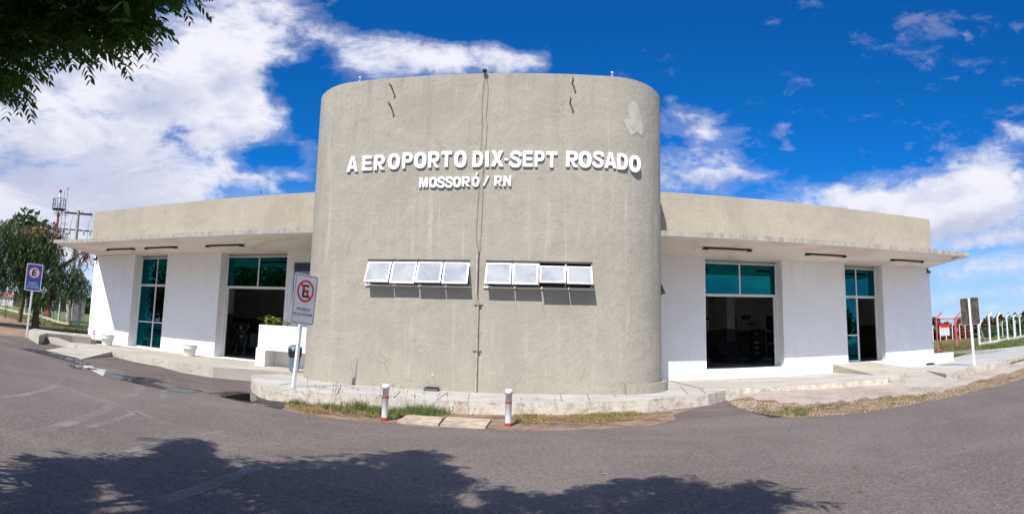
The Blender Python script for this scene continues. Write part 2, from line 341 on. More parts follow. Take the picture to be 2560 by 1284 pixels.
def dirt_fn(a, b_, pebble, sc=1.0):
    def fn(t, p, v):
        n = noise(t, v, .9 * sc, 8, .7, .5); c = mixc(t, mrange(t, n, .36, .64), a, b_); g = noise(t, v, 45.0, 5, .8)
        c = mixc(t, mrange(t, g, .55, .68, 0.0, .8), c, pebble); c = mixc(t, mrange(t, g, .44, .30, 0.0, .7), c, tuple(k * .3 for k in a)); col(t, p, c)
        bump(t, p, g, 1.0, .02)
    return fn
M_dirt = mat('dry_dirt', (.25, .17, .11), .97, dirt_fn((.20, .15, .115), (.36, .27, .20), (.55, .46, .38)), spec=.1)
M_grav = mat('gravel_concrete', (.4, .32, .27), .97, dirt_fn((.40, .335, .28), (.55, .47, .40), (.68, .62, .56), .8), spec=.1)
M_verge = mat('gravel_verge', (.3, .2, .14), .97, dirt_fn((.20, .125, .08), (.36, .265, .18), (.55, .44, .32), 2.6), spec=.1)
M_brown = mat('brown_earth', (.25, .16, .1), .97, dirt_fn((.27, .18, .125), (.40, .29, .21), (.50, .40, .30), 1.2), spec=.1)
def grass_fn(a, b_, c3):
    def fn(t, p, v):
        n = noise(t, v, .5, 8, .7, .4); c = mixc(t, mrange(t, n, .36, .64), a, b_); c = mixc(t, mrange(t, noise(t, v, 6.0, 6, .75), .5, .68, 0.0, .7), c, c3); col(t, p, c)
        bump(t, p, noise(t, v, 30.0, 5, .8), 1.0, .05)
    return fn
M_field = mat('grass_field', (.16, .2, .06), .95, grass_fn((.13, .19, .045), (.24, .25, .085), (.33, .29, .13)), spec=.1)
M_lawn = mat('green_lawn', (.12, .2, .06), .95, grass_fn((.10, .17, .05), (.19, .25, .075), (.28, .26, .12)), spec=.1)
def leafmat(name, cols, trans=.35):
    m = bpy.data.materials.new(name); m.use_nodes = True; t = m.node_tree; t.nodes.clear(); v = N(t, 'ShaderNodeTexCoord').outputs['Object']
    rnd = N(t, 'ShaderNodeNewGeometry').outputs['Random Per Island']
    r = N(t, 'ShaderNodeValToRGB', {0: rnd}); e = r.color_ramp.elements; e[0].color = (*cols[0], 1); e[1].color = (*cols[-1], 1)
    for i, c in enumerate(cols[1:-1]): k = e.new((i + 1) / (len(cols) - 1)); k.color = (*c, 1)
    c = mixc(t, mrange(t, noise(t, v, 1.2, 3), .35, .65, 0.0, .5), r.outputs[0], cols[len(cols) // 2])
    d = N(t, 'ShaderNodeBsdfPrincipled', {'Base Color': c, 'Roughness': .5, 'Specular IOR Level': .35}); tr = N(t, 'ShaderNodeBsdfTranslucent', {'Color': c})
    N(t, 'ShaderNodeOutputMaterial', {'Surface': N(t, 'ShaderNodeMixShader', {0: trans, 1: d.outputs[0], 2: tr.outputs[0]}).outputs[0]})
    return m
M_leaf = leafmat('neem_leaves', [(.03, .08, .014), (.05, .13, .02), (.10, .20, .035), (.05, .12, .02), (.14, .23, .035)], .5)
M_ltree = leafmat('drooping_leaves', [(.015, .035, .012), (.03, .07, .02), (.06, .12, .03), (.04, .085, .03), (.11, .17, .04), (.10, .075, .035)], .25)
M_brownleaf = leafmat('dry_leaves', [(.16, .085, .045), (.12, .06, .035), (.20, .13, .07), (.09, .05, .03)], .2)
M_yleaf = leafmat('yellow_leaves', [(.45, .33, .03), (.30, .28, .04), (.50, .40, .06)], .3)
M_blade = leafmat('weed_blades', [(.13, .19, .04), (.22, .26, .07), (.10, .16, .04), (.36, .32, .13)], .3)
M_dryblade = leafmat('dry_blades', [(.42, .30, .12), (.50, .36, .16), (.30, .26, .09), (.38, .22, .09)], .3)
M_scrub = leafmat('scrub_leaves', [(.10, .045, .025), (.15, .075, .04), (.09, .06, .03), (.07, .075, .03)], .15)
M_green2 = leafmat('far_leaves', [(.05, .10, .03), (.09, .15, .045), (.07, .12, .03)], .2)
M_bark = plain('bark', (.14, .10, .075), .9, .35, 12, bmp=.02)
M_alu = plain('white_aluminium', (.70, .70, .70), .4, .05, 6)
M_aluw = plain('weathered_white_frame', (.80, .79, .77), .5, .08, 9)
M_cream = plain('stained_cream_frame', (.76, .64, .55), .6, .12, 9)
M_black = plain('black_plastic', (.022, .022, .024), .5, .2, 20)
M_dark = plain('dark_metal', (.035, .032, .03), .6, .3, 15)
M_tube = plain('fluorescent_tube', (.62, .55, .46), .4, .1, 5)
M_rust = plain('rusty_iron', (.20, .095, .045), .85, .45, 18)
M_letter = plain('white_letter_paint', (.86, .86, .87), .55, .04, 3)
M_pipe = plain('painted_pipe', (.40, .365, .31), .8, .12, 10)
M_wire = plain('old_cable', (.20, .185, .165), .7, .2, 10)
M_wpost = plain('white_post_paint', (.80, .80, .82), .6, .06, 12)
M_conc = plain('post_concrete', (.50, .47, .43), .9, .15, 8, bmp=.01)
M_dconc = plain('weathered_concrete', (.36, .31, .26), .9, .25, 3, bmp=.01)
M_wconc = plain('whitewashed_concrete', (.66, .64, .59), .9, .15, 6, bmp=.01)
M_red = plain('red_paint', (.36, .045, .04), .7, .4, 30)
M_gred = plain('faded_red_paint', (.55, .12, .12), .6, .18, 14)
M_mastred = plain('mast_red_paint', (.36, .03, .04), .6, .15, 6)
M_sred = plain('sign_red', (.62, .02, .02), .4, .04, 10)
M_sblue = plain('sign_blue', (.02, .075, .32), .4, .06, 6)
M_swhite = plain('sign_white', (.64, .64, .67), .4, .03, 6)
M_sblack = plain('sign_black', (.012, .012, .014), .45, .05, 10)
M_sback = plain('sign_back_brown', (.085, .072, .060), .7, .4, 5)
M_pot = plain('white_pot', (.80, .80, .79), .6, .05, 10)
M_soil = plain('potting_soil', (.06, .04, .03), .95, .3, 30)
M_bin = plain('bluegrey_plastic', (.10, .16, .20), .45, .08, 6)
M_bag = plain('black_bin_bag', (.012, .012, .014), .3, .2, 12, bmp=.02)
M_yellow = plain('faded_yellow_paint', (.62, .42, .12), .85, .25, 9)
M_slab = plain('worn_slab', (.46, .39, .34), .95, .22, 5, bmp=.01)
M_steel = plain('galvanised_steel', (.42, .43, .44), .45, .12, 10, metal=.4)
M_floor = mat('hall_floor', (.60, .60, .60), .22)
M_wlow = plain('hall_wall_dark', (.10, .095, .07), .7, .1, 2)
M_wup = plain('hall_wall_pale', (.52, .52, .46), .8, .06, 2)
M_wood = plain('dark_wood_door', (.035, .015, .010), .5, .3, 9)
M_paper = plain('notice_paper', (.55, .56, .56), .7, .08, 20)
M_skin = plain('skin', (.36, .20, .13), .6, .08, 10)
M_cloth = plain('dark_green_uniform', (.035, .05, .04), .9, .15, 12)
M_shirt = plain('grey_shirt', (.16, .16, .19), .9, .12, 12)
M_hivis = plain('reflective_stripe', (.55, .58, .30), .4, .08, 12)
M_hair = plain('black_hair', (.012, .01, .009), .6, .2, 40)
M_roofm = plain('roof_sheet', (.30, .29, .27), .8, .1, 4)
M_tile = plain('roof_tiles', (.42, .17, .10), .85, .2, 2)
M_house = plain('far_house_wall', (.66, .64, .62), .85, .08, 2)
M_blind = plain('vertical_blind', (.60, .63, .62), .7, .05, 4)
M_green = plain('green_board', (.03, .12, .03), .5, .1, 4)
M_ochre = plain('ochre_board', (.30, .16, .02), .5, .1, 4)
def glassmat(name, refl, tr, rough=.0, mixf=.55):
    m = bpy.data.materials.new(name); m.use_nodes = True; t = m.node_tree; t.nodes.clear(); v = N(t, 'ShaderNodeTexCoord').outputs['Object']
    bp = N(t, 'ShaderNodeBump', {'Height': noise(t, v, 1.3, 2), 'Strength': .05, 'Distance': .02})
    g = N(t, 'ShaderNodeBsdfGlossy', {'Color': (*refl, 1), 'Roughness': rough, 'Normal': bp.outputs[0]}); tb = N(t, 'ShaderNodeBsdfTransparent', {'Color': (*tr, 1)})
    fr = N(t, 'ShaderNodeFresnel', {'IOR': 1.6})
    f = math_(t, 'ADD', fr.outputs[0], mixf, clamp=True)
    N(t, 'ShaderNodeOutputMaterial', {'Surface': N(t, 'ShaderNodeMixShader', {0: f, 1: tb.outputs[0], 2: g.outputs[0]}).outputs[0]}); return m
M_teal = glassmat('teal_reflective_glass', (.008, .19, .22), (.03, .24, .25), .0, .45)
M_clear = glassmat('clear_glass', (.5, .6, .6), (.45, .58, .55), .0, .12)
def frost_fn(t, p, v):
    n = noise(t, v, 1.6, 6, .6, .8); c = mixc(t, mrange(t, n, .38, .62), (.36, .375, .39), (.26, .28, .32)); c = mixc(t, mrange(t, noise(t, v, 5.0, 6, .7), .58, .72, 0.0, .5), c, (.40, .38, .34)); col(t, p, c)
M_frost = mat('frosted_glass', (.6, .62, .65), .6, frost_fn, spec=.25)
M_water = mat('puddle_water', (.02, .017, .014), .02, spec=.8)
def wet_fn(t, p, v):
    n = noise(t, v, 5.0, 6, .7); col(t, p, mixc(t, mrange(t, n, .35, .65), (.030, .027, .028), (.055, .047, .046))); t.links.new(mrange(t, noise(t, v, 1.8, 4), .48, .60, .62, .12), p.inputs['Roughness'])
M_wet = mat('wet_asphalt', (.04, .035, .035), .4, wet_fn)
def tyre_fn(t, p, v):
    col(t, p, mixc(t, mrange(t, noise(t, v, 30.0, 4, .8), .4, .6), (.30, .265, .245), (.42, .38, .35)))
    tr = mrange(t, math_(t, 'ADD', math_(t, 'MULTIPLY', noise(t, v, 28.0, 4, .8), .6), math_(t, 'MULTIPLY', noise(t, v, 1.2, 3), .6)), .46, .74, 0.0, .55); t.links.new(tr, p.inputs['Alpha'])
M_tyre = mat('dusty_tyre_print', (.3, .27, .26), .95, tyre_fn)


def _arc(cx_, cy_, rx, ry, tx, ty, a0, a1, n=16, e=.82):
    P = []
    def se(a, r1, r2): c, s_ = math.cos(a), math.sin(a); return (cx_ + r1 * math.copysign(abs(c) ** e, c), cy_ + r2 * math.copysign(abs(s_) ** e, s_))
    for i in range(n):
        a, b = R_(a0 + (a1 - a0) * i / n), R_(a0 + (a1 - a0) * (i + 1) / n); P.append([se(a, rx, ry), se(b, rx, ry), se(b, rx - tx, ry - ty), se(a, rx - tx, ry - ty)])
    return P
def _r(x0, x1, y0, y1): return [(x0, y0), (x1, y0), (x1, y1), (x0, y1)]
def _s():
    C = [(.96, .70), (.90, .84), (.74, .91), (.5, .92), (.28, .90), (.15, .80), (.15, .68), (.28, .60), (.5, .54), (.72, .47), (.86, .38), (.86, .22), (.74, .11), (.5, .085), (.26, .10), (.10, .18), (.03, .32)]; P = []; L_, R2 = [], []
    for i, c in enumerate(C):
        a, b = C[max(i - 1, 0)], C[min(i + 1, len(C) - 1)]; dx, dy = (b[0] - a[0]) * .62, b[1] - a[1]; l = math.hypot(dx, dy); nx, ny = -dy / l * .15 / .62 * .66, dx / l * .098; L_.append((c[0] + nx, c[1] + ny)); R2.append((c[0] - nx, c[1] - ny))
    return [[L_[i], L_[i + 1], R2[i + 1], R2[i]] for i in range(len(C) - 1)]
_O = _arc(.5, .5, .5, .5, .30, .21, 0, 360, 28)
_P = [_r(0, .29, 0, 1), _r(.29, .55, .81, 1), _r(.29, .55, .36, .54)] + _arc(.55, .68, .45, .32, .29, .185, -90, 90, 10)
GL = {'O': _O, 'A': [[(0, 0), (.27, 0), (.5, .74), (.5, 1), (.35, 1)], [(1, 0), (.65, 1), (.5, 1), (.5, .74), (.73, 0)], [(.3256, .18), (.6744, .18), (.612, .38), (.388, .38)]],
      'E': [_r(0, .30, 0, 1), _r(.30, .98, .80, 1), _r(.30, .92, .41, .60), _r(.30, 1, 0, .20)], 'T': [_r(0, 1, .80, 1), _r(.35, .65, 0, .80)], 'I': [_r(0, 1, 0, 1)], '-': [_r(0, 1, 0, 1)], '/': [[(0, 0), (.32, 0), (1, 1), (.68, 1)]],
      'X': [[(0, 0), (.33, 0), (.5, .31), (.67, 0), (1, 0), (.68, .51), (.97, 1), (.66, 1), (.5, .71), (.34, 1), (.03, 1), (.32, .51)]], 'N': [[(0, 0), (.28, 0), (.28, .60), (.70, 0), (1, 0), (1, 1), (.72, 1), (.72, .40), (.30, 1), (0, 1)]],
      'M': [[(0, 0), (.23, 0), (.23, .70), (.40, 0), (.60, 0), (.77, .70), (.77, 0), (1, 0), (1, 1), (.67, 1), (.5, .36), (.33, 1), (0, 1)]], 'P': _P, 'R': _P + [[(.36, .36), (.62, .36), (1, 0), (.64, 0)]],
      'D': [_r(0, .29, 0, 1), _r(.29, .46, .80, 1), _r(.29, .46, 0, .20)] + _arc(.46, .5, .54, .5, .30, .20, -90, 90, 14), 'S': _s()}
GL['\u00d3'] = [[(x, y * .74) for x, y in p] for p in _O] + [[(.42, .80), (.60, .80), (.85, 1), (.55, 1)]]
def glyph(ch, x0, x1, z0, z1, y, depth, parent, m_=None):
    m = MB()
    for p in GL[ch]:
        q = [(x0 + u * (x1 - x0), z0 + w * (z1 - z0)) for u, w in p]; n = len(q)
        m.add([(a, y - depth, b) for a, b in q], [tuple(range(n))]); m.add([(a, y - depth, b) for a, b in q] + [(a, y, b) for a, b in q], [(i, (i + 1) % n, n + (i + 1) % n, n + i) for i in range(n)])
    return m.build('letter', m_ or M_letter, parent)

# ------------------------------------------------------------------ ground
def PX(*pts, dz=0.0): return [(at(a, b, dz).x, at(a, b, dz).y) for a, b in pts]
sheet('ground', [(-400, -120), (420, -120), (420, 700), (-400, 700)], 0.0, M_dirt)
roadL = PX((0, 858), (60, 878), (120, 897), (180, 915), (223, 928), (300, 949), (370, 963), (440, 974), (520, 985), (600, 1003), (640, 1012), (700, 1024), (760, 1037), (830, 1047), (900, 1054), (1000, 1063), (1100, 1071), (1200, 1075), (1300, 1078), (1400, 1077), (1500, 1073), (1600, 1066), (1680, 1060), (1700, 1050), (1750, 1046), (1800, 1042))
roadR = PX((1880, 1038), (1930, 1040), (1980, 1041), (2040, 1038), (2100, 1034), (2200, 1021), (2300, 1004), (2400, 984), (2480, 966), (2560, 945))
road_poly = [(-60, 24), (-36, 22)] + roadL + roadR + [(24, 15.5), (60, 30), (110, 52), (110, -40), (-60, -40)]
road = sheet('road', road_poly, .012, M_road)
apron = sheet('side_road', [(-60, 30)] + [(-38, 23.5)] + PX((0, 836), (40, 838), (75, 845)) + [(-19, 15.5), (-12, 14.5), (-7, 14.2), (-5.2, 11.5)] + PX((745, 1000), (705, 1012), (700, 1030)) + [(-6, 7.5), (-14, 9), (-30, 15), (-60, 20)], .008, M_apron)
sheet('asphalt_patch', PX((1520, 1085), (1600, 1062), (1640, 1050), (1700, 1032), (1760, 1014), (1812, 1000), (1830, 1006), (1870, 1020), (1925, 1040), (1990, 1060), (1700, 1090)), .009, M_tar if False else M_apron)
sheet('tar_seam', PX((1812, 1000), (1822, 1004), (1858, 1013), (1900, 1028), (1925, 1038), (1960, 1043), (1930, 1046), (1890, 1034), (1850, 1020)), .0165, M_tar)
GXS = [1819, 1860, 1914, 1980, 2060, 2160, 2222, 2290, 2390, 2440, 2500, 2560, 2640]
GY0 = [1003, 984, 982, 978, 972, 962, 956, 963, 950, 932, 919, 903, 880]; GZ0 = [-1.36, -1.27, -1.25, -1.25, -1.25, -1.26, -1.28, -1.33, -1.32, -1.28, -1.26, -1.23, -1.18]
GY1 = [1008, 1024, 1036, 1043, 1039, 1029, 1020, 1008, 989, 977, 962, 945, 918]
def gp(px, v):          # a point of the sloping gravel shoulder: v = 0 at the kerb foot, 1 at the road edge
    y0, z0, y1 = np.interp(px, GXS, GY0), np.interp(px, GXS, GZ0), np.interp(px, GXS, GY1); a = lvl(px, y0, z0); b = at(px, y1, .011); return a.lerp(b, v)
def shoulder(name, va, vb, mt, lift, nv=4):
    xs = np.linspace(1819, 2640, 70); m = MB(); V = []
    for i, x in enumerate(xs):
        lo = va(x) if callable(va) else va; hi = vb(x) if callable(vb) else vb
        V += [gp(x, lo + (hi - lo) * j / nv) + Vector((0, 0, lift)) for j in range(nv + 1)]
    m.add(V, [(i * (nv + 1) + j, i * (nv + 1) + j + 1, (i + 1) * (nv + 1) + j + 1, (i + 1) * (nv + 1) + j) for i in range(69) for j in range(nv)]); return tag(m.build(name, mt), kind='structure')
wob = lambda x: float(np.interp(x, [1819, 1870, 1930, 2000, 2100, 2200, 2300, 2400, 2500, 2640], [.1, .28, .42, .60, .62, .60, .62, .55, .50, .5])) + .05 * math.sin(x * .11) + .03 * math.sin(x * .31)
shoulder('gravel', -.06, lambda x: wob(x) + .06, M_grav, 0.0); shoulder('gravel_verge', wob, 1.02, M_verge, .006)
sheet('weed_strip', PX((705, 1010), (745, 998), (900, 1015), (1000, 1022), (1200, 1030), (1400, 1038), (1500, 1036), (1600, 1034), (1680, 1030), (1690, 1052), (1600, 1068), (1500, 1078), (1400, 1084), (1200, 1080), (1000, 1070), (900, 1060), (800, 1046), (720, 1030)), .0095, M_verge)
sheet('brown_earth', PX((0, 786), (60, 803), (90, 812), (110, 822), (70, 832), (60, 842), (0, 838)) + [(-45, 26), (-60, 38)], .013, M_brown)
sheet('lawn', PX((0, 748), (0, 786), (60, 802), (110, 818), (150, 826), (225, 838)) + [(-19, 19), (-19, 60), (-30, 90), (-75, 120), (-79, 60)], .004, M_lawn)
sheet('grass_field', [(14, 28), (18.5, 22.5), (24, 26), (30, 30)] + [(60, 44), (160, 100), (400, 320), (300, 600), (-80, 600), (-80, 120), (-70, 60), (-19, 60), (-19, 26), (14, 26)], .003, M_field)
sheet('driveway', PX((2330, 897), (2400, 890), (2470, 876), (2560, 868), (2560, 882), (2500, 884), (2440, 889), (2330, 905)), .0085, M_apron)
sheet('pale_path', PX((2380, 915), (2440, 896), (2500, 886), (2560, 876), (2560, 890), (2500, 900), (2440, 908), (2400, 925)), .0105, M_grav)

# tyre prints, wet patches
def strip(name, pts, w, mat_, off, parent):
    P = [at(a, b) for a, b in pts]; L_, Rr = [], []
    for i, p in enumerate(P):
        d = (P[min(i + 1, len(P) - 1)] - P[max(i - 1, 0)]); n = Vector((-d.y, d.x, 0)).normalized() * w / 2; L_.append((p.x + n.x, p.y + n.y)); Rr.append((p.x - n.x, p.y - n.y))
    return sheet(name, L_ + Rr[::-1], off, mat_, parent=parent)
for pts, w in (([(0, 1098), (60, 1088), (120, 1075), (180, 1058), (240, 1037), (290, 1012), (330, 992), (350, 972), (348, 962)], .20),
               ([(0, 996), (60, 989), (110, 978), (145, 962), (158, 945)], .14), ([(265, 1148), (330, 1130), (400, 1108), (470, 1092), (560, 1081)], .13),
               ([(280, 1275), (380, 1262), (480, 1232), (580, 1195), (640, 1170), (690, 1155)], .16), ([(225, 1070), (290, 1052), (350, 1030)], .12),
               ([(0, 1188), (60, 1186), (120, 1178)], .10), ([(400, 1008), (412, 990), (410, 978)], .12), ([(300, 1026), (350, 1036), (420, 1060), (510, 1080)], .10), ([(150, 965), (180, 975), (240, 1000), (300, 1020)], .10)):
    strip('tyre_print', pts, w, M_tyre, .0165, road)
sheet('wet_patch', PX((45, 871), (75, 872), (130, 880), (190, 893), (215, 905), (240, 922), (290, 926), (320, 940), (425, 951), (425, 955), (370, 958), (450, 970), (506, 977), (500, 984), (430, 978), (360, 965), (300, 950), (235, 930), (200, 915), (170, 903), (110, 888)), .0125, M_wet)
for i, pp in enumerate((PX((225, 925), (255, 928), (290, 938), (318, 946), (300, 950), (258, 942)), PX((405, 973), (440, 971), (480, 976), (500, 981), (470, 983), (430, 979)), PX((168, 912), (210, 914), (225, 919), (200, 924), (180, 920)))):
    sheet('puddle', pp, .0175, M_water)
sheet('wet_patch', PX((520, 984), (560, 980), (620, 978), (650, 982), (680, 992), (705, 1004), (712, 1014), (700, 1024), (640, 1013), (590, 1003), (548, 993)), .0128, M_wet)
sheet('puddle', PX((562, 992), (600, 986), (628, 984), (640, 992), (642, 1002), (628, 1005), (590, 1000)), .0178, M_water)

# pavements
def slab(name, poly, top, mat_, bevel=.02, bot=-1.75):
    o = MB().prism(poly, bot, top).build(name, mat_, bevel=bevel); return tag(o, kind='structure')
def LV(z, *pts): return [(lvl(a, b, z).x, lvl(a, b, z).y) for a, b in pts]
slab('pavement', [(-18.6, 17.6), (-18.6, 15.2), (-17.1, 13.72), (-15.6, 13.5)] + LV(-1.07, (291, 880.5), (340, 889), (400, 897), (457, 908), (534, 917), (637, 924), (765, 932)) + [(-5.2, 13.0), (-5.2, 17.6)], -1.07, M_pave2, .035)
WP = lambda h_, *q: [(at(a_, b_, h_).x, at(a_, b_, h_).y) for a_, b_ in q]
slab('pavement', [(-17.0, 13.7)] + WP(.2, (188, 859), (150, 851), (116, 842), (98, 838)) + WP(.2, (96, 832)) + [(-17.0, 16.6)], lambda x, y: G(x) + .2, M_pave2, .02)
slab('pavement', WP(.34, (229, 843), (180, 838), (116, 832.5), (98, 838), (72, 825), (84, 821), (150, 829), (226, 836)), lambda x, y: G(x) + .34, M_pave2, .02)
slab('pavement', LV(-1.15, (629, 936), (629, 945), (633, 953), (645, 961), (660, 966), (671, 969), (723, 974), (760, 978), (900, 990), (1000, 996), (1100, 1000), (1200, 1003), (1300, 1005), (1400, 1005), (1500, 1003), (1620, 999), (1700, 991), (1770, 985), (1814, 975), (1819, 965)) + [(5.6, 13.4), (5.6, 16.9), (3.3, 17.0), (3.0, 14), (-6.2, 14), (-6.9, 13.4)], -1.15, M_pave, .03)
slab('pavement', LV(-1.12, (1817, 972), (1859, 969), (1897, 968), (2060, 959), (2220, 945)) + [(9.9, 13.3), (10.4, 16.9), (4.2, 16.9), (4.2, 13.2)], -1.12, M_pave, .02)
slab('pavement', [(10.6, 14.2)] + LV(-1.15, (2317, 926), (2365, 934), (2425, 918), (2492, 908), (2560, 889)) + [(24, 17.6), (30, 22), (24, 22.5), (17.5, 18.6), (15.2, 17.6), (10.6, 17.6)], lambda x, y: max(-1.15, G(x) + .20), M_pave, .02)
# kerb joints across the pavement round the rotunda
jm = MB()
for a, b in (((1120, 980), (1092, 999)), ((1400, 980), (1405, 1003)), ((1465, 979), (1475, 1001)), ((1520, 975), (1540, 992)), ((1700, 965), (1720, 985)), ((1600, 985), (1660, 975)), ((700, 962), (725, 958)), ((850, 970), (842, 985)), ((1750, 972), (1764, 982)), ((1000, 978), (985, 994))):
    p, q = lvl(*a, -1.1465), lvl(*b, -1.1465); jm.bar(p, q, .012, .004)
jo = jm.build('pavement_joints', M_soil); tag(jo, kind='structure')
# ramps
rA, rB = Vector((-15.7, 13.62, -1.066)), Vector((-13.0, 12.95, -1.066)); rC, rD = at(205, 898), at(115, 876)
rm = MB(); top = [rA, rB, rC + Vector((0, 0, .02)), rD + Vector((0, 0, .02))]; bt = [v + Vector((0, 0, -.16 if i < 2 else -.05)) for i, v in enumerate(top)]
rm.add(top + bt, [(0, 1, 2, 3), (4, 7, 6, 5), (0, 4, 5, 1), (1, 5, 6, 2), (2, 6, 7, 3), (3, 7, 4, 0)])
o = rm.build('ramp', M_pave2, bevel=.01); tag(o, kind='structure')
rm = MB(); P = [lvl(*q) for q in ((2110.5, 911, -.82), (2217, 904, -.82), (2273, 917, -1.09), (2330, 930, -1.19), (2394, 948, -1.31), (2386, 957, -1.33), (2330, 968, -1.335), (2270, 967, -1.33), (2225, 952, -1.285), (2184, 936.5, -1.115))]
P[0].y = P[1].y = 16.72; P.append(lvl(2262, 940, -1.19)); rm.add(P + [Vector((p.x, p.y, -1.7)) for p in P[:10]], [(i, 10, (i + 1) % 10) for i in range(10)] + [(i, (i + 1) % 10, 11 + (i + 1) % 10, 11 + i) for i in range(10)])
tag(rm.build('ramp', M_pave2), kind='structure')

# ------------------------------------------------------------------ the terminal building
XL, XR = -18.5, 15.15; YW = 16.7; YF = 17.2; ZS = 2.93; ZP = 4.96; YC = 13.6; YB = 26.0
B = empty('terminal_building', (-1.55, 12.4, -1.13), 'low airport terminal with grey-beige rounded front block between two white wings', 'building')
# rounded block ("drum")
DX0, DX1, DY, RC, ZT = -6.24, 3.22, 12.4, 1.5, 6.90
WZ0, WZ1 = 1.33, 1.96; WINS = [(-4.15, -1.62), (-1.25, 1.26)]
path = [(DX0, YB - 1)] + [(DX0, DY + RC)] + [(DX0 + RC - RC * math.cos(a), DY + RC - RC * math.sin(a)) for a in [PI / 2 * k / 14 for k in range(1, 15)]]
flat = sorted({DX0 + RC, DX1 - RC, *[w for p in WINS for w in p]}); zs = [-1.3, WZ0, WZ1, ZT]
m = MB()
def wallseg(a, b, zl):
    for z0, z1 in zip(zl[:-1], zl[1:]): m.add([(*a, z0), (*b, z0), (*b, z1), (*a, z1)], [(0, 1, 2, 3)], True)
for a, b in zip(path[:-1], path[1:]): wallseg(a, b, zs)
for xa, xb in zip(flat[:-1], flat[1:]):
    for z0, z1 in zip(zs[:-1], zs[1:]):
        if any(abs(xa - w[0]) < 1e-6 for w in WINS) and z0 == WZ0: continue
        m.add([(xa, DY, z0), (xb, DY, z0), (xb, DY, z1), (xa, DY, z1)], [(0, 1, 2, 3)], True)
path2 = [(DX0 + DX1 - x, y) for x, y in path][::-1]
for a, b in zip(path2[:-1], path2[1:]): wallseg(a, b, zs)
o = m.build('front_wall', M_drum, B)
m = MB(); outl = path[1:] + path2[:-1]; inn = [(-1.55 + (x + 1.55) * .97, DY + .16 + (y - DY) * .97) for x, y in outl]
k = len(outl)
m.add([(x, y, ZT) for x, y in outl] + [(x, y, ZT) for x, y in inn], [(i, i + 1, k + i + 1, k + i) for i in range(k - 1)]); m.add([(x, y, ZT) for x, y in inn] + [(x, y, ZT - .5) for x, y in inn], [(i, i + 1, k + i + 1, k + i) for i in range(k - 1)])
m.add([(x, y, ZT - .5) for x, y in inn], [tuple(range(k))])
m.build('roof', M_roofm, B); MB().box(DX0 + .1, DX1 - .1, YB - 1.2, YB - 1, -1.3, ZT).build('rear_wall', M_drum, B)
m = MB()       # dark back of the two window bays, with reveals
for a, b in WINS: m.box(a + .002, b - .002, DY + .6, DY + .65, WZ0, WZ1)
m.build('window_bay_back', M_wlow, B)
m = MB()
for a, b in WINS: m.box(a - .06, a, DY + .005, DY + .2, WZ0, WZ1); m.box(b, b + .06, DY + .005, DY + .2, WZ0, WZ1); m.box(a - .06, b + .06, DY + .005, DY + .2, WZ1, WZ1 + .06); m.box(a - .06, b + .06, DY + .005, DY + .2, WZ0 - .06, WZ0)
m.build('window_reveal', M_drum, B)
openv = [[.30, .27, .31, .29], [.31, .31, .44, .42]]
for wi, (a, b) in enumerate(WINS):
    fr = MB(); fr.ring(a, b, WZ0, WZ1, DY + .06, DY + .11, .028)
    for k_ in range(1, 4): x = a + (b - a) * k_ / 4; fr.box(x - .016, x + .016, DY + .06, DY + .11, WZ0, WZ1)
    fr = fr.build('window', M_dark if False else M_alu, B)
    fr['label'] = 'row of four top hung sashes with frosted panes, ' + ('left of the pipe' if wi == 0 else 'right of the pipe')
    for k_ in range(4):
        x0 = a + (b - a) * k_ / 4 + .012; x1 = a + (b - a) * (k_ + 1) / 4 - .012; zt = WZ1 - .07 - (.05 if wi == 1 and k_ > 1 else 0); hgt = .61 if not (wi == 1 and k_ > 1) else .60
        th = openv[wi][k_]; D = Vector((0, -math.sin(th * 1.7), -math.cos(th * 1.7))); Nn = Vector((0, -D.z, D.y)); O = Vector(((x0 + x1) / 2, DY - .01, zt)); hw = (x1 - x0) / 2
        s = MB(); t_ = .045
        s.obox(O + D * (t_ / 2), (hw, 0, 0), D * t_ / 2, Nn * .014); s.obox(O + D * (hgt - t_ / 2), (hw, 0, 0), D * t_ / 2, Nn * .014)
        for sg in (-1, 1): s.obox(O + Vector((sg * (hw - t_ / 2), 0, 0)) + D * hgt / 2, (t_ / 2, 0, 0), D * (hgt / 2 - t_), Nn * .014)
        s = s.build('sash', M_cream if (wi == 1 and k_ > 1) else M_aluw, fr, bevel=.004)
        g = MB(); g.obox(O + D * hgt / 2, (hw - t_, 0, 0), D * (hgt / 2 - t_), Nn * .004); g.build('pane', M_frost, fr)
    s = MB(); s.box(a - .04, b + .04, DY - .045, DY + .05, WZ0 - .035, WZ0 - .003); s.build('sill', M_aluw, fr, bevel=.004)
# repaired patch of render
m = MB(); pts = [(2.18, 6.22), (2.28, 6.27), (2.40, 6.13), (2.46, 5.9), (2.52, 5.6), (2.5, 5.3), (2.36, 5.38), (2.2, 5.24), (2.05, 5.48), (1.98, 5.66), (2.12, 5.78), (2.1, 6.02)]
def drum_pt(x):
    if x <= DX1 - RC: return DY
    a = math.asin(min(1, (x - (DX1 - RC)) / RC)); return DY + RC - RC * math.cos(a)
m.add([(x, drum_pt(x) - .012, z) for x, z in pts] + [(2.3, drum_pt(2.3) - .012, 5.75)], [(i, (i + 1) % 12, 12) for i in range(12)]); m.build('render_patch', plain('new_render', (.405, .385, .330), .9, .08, 4), B)
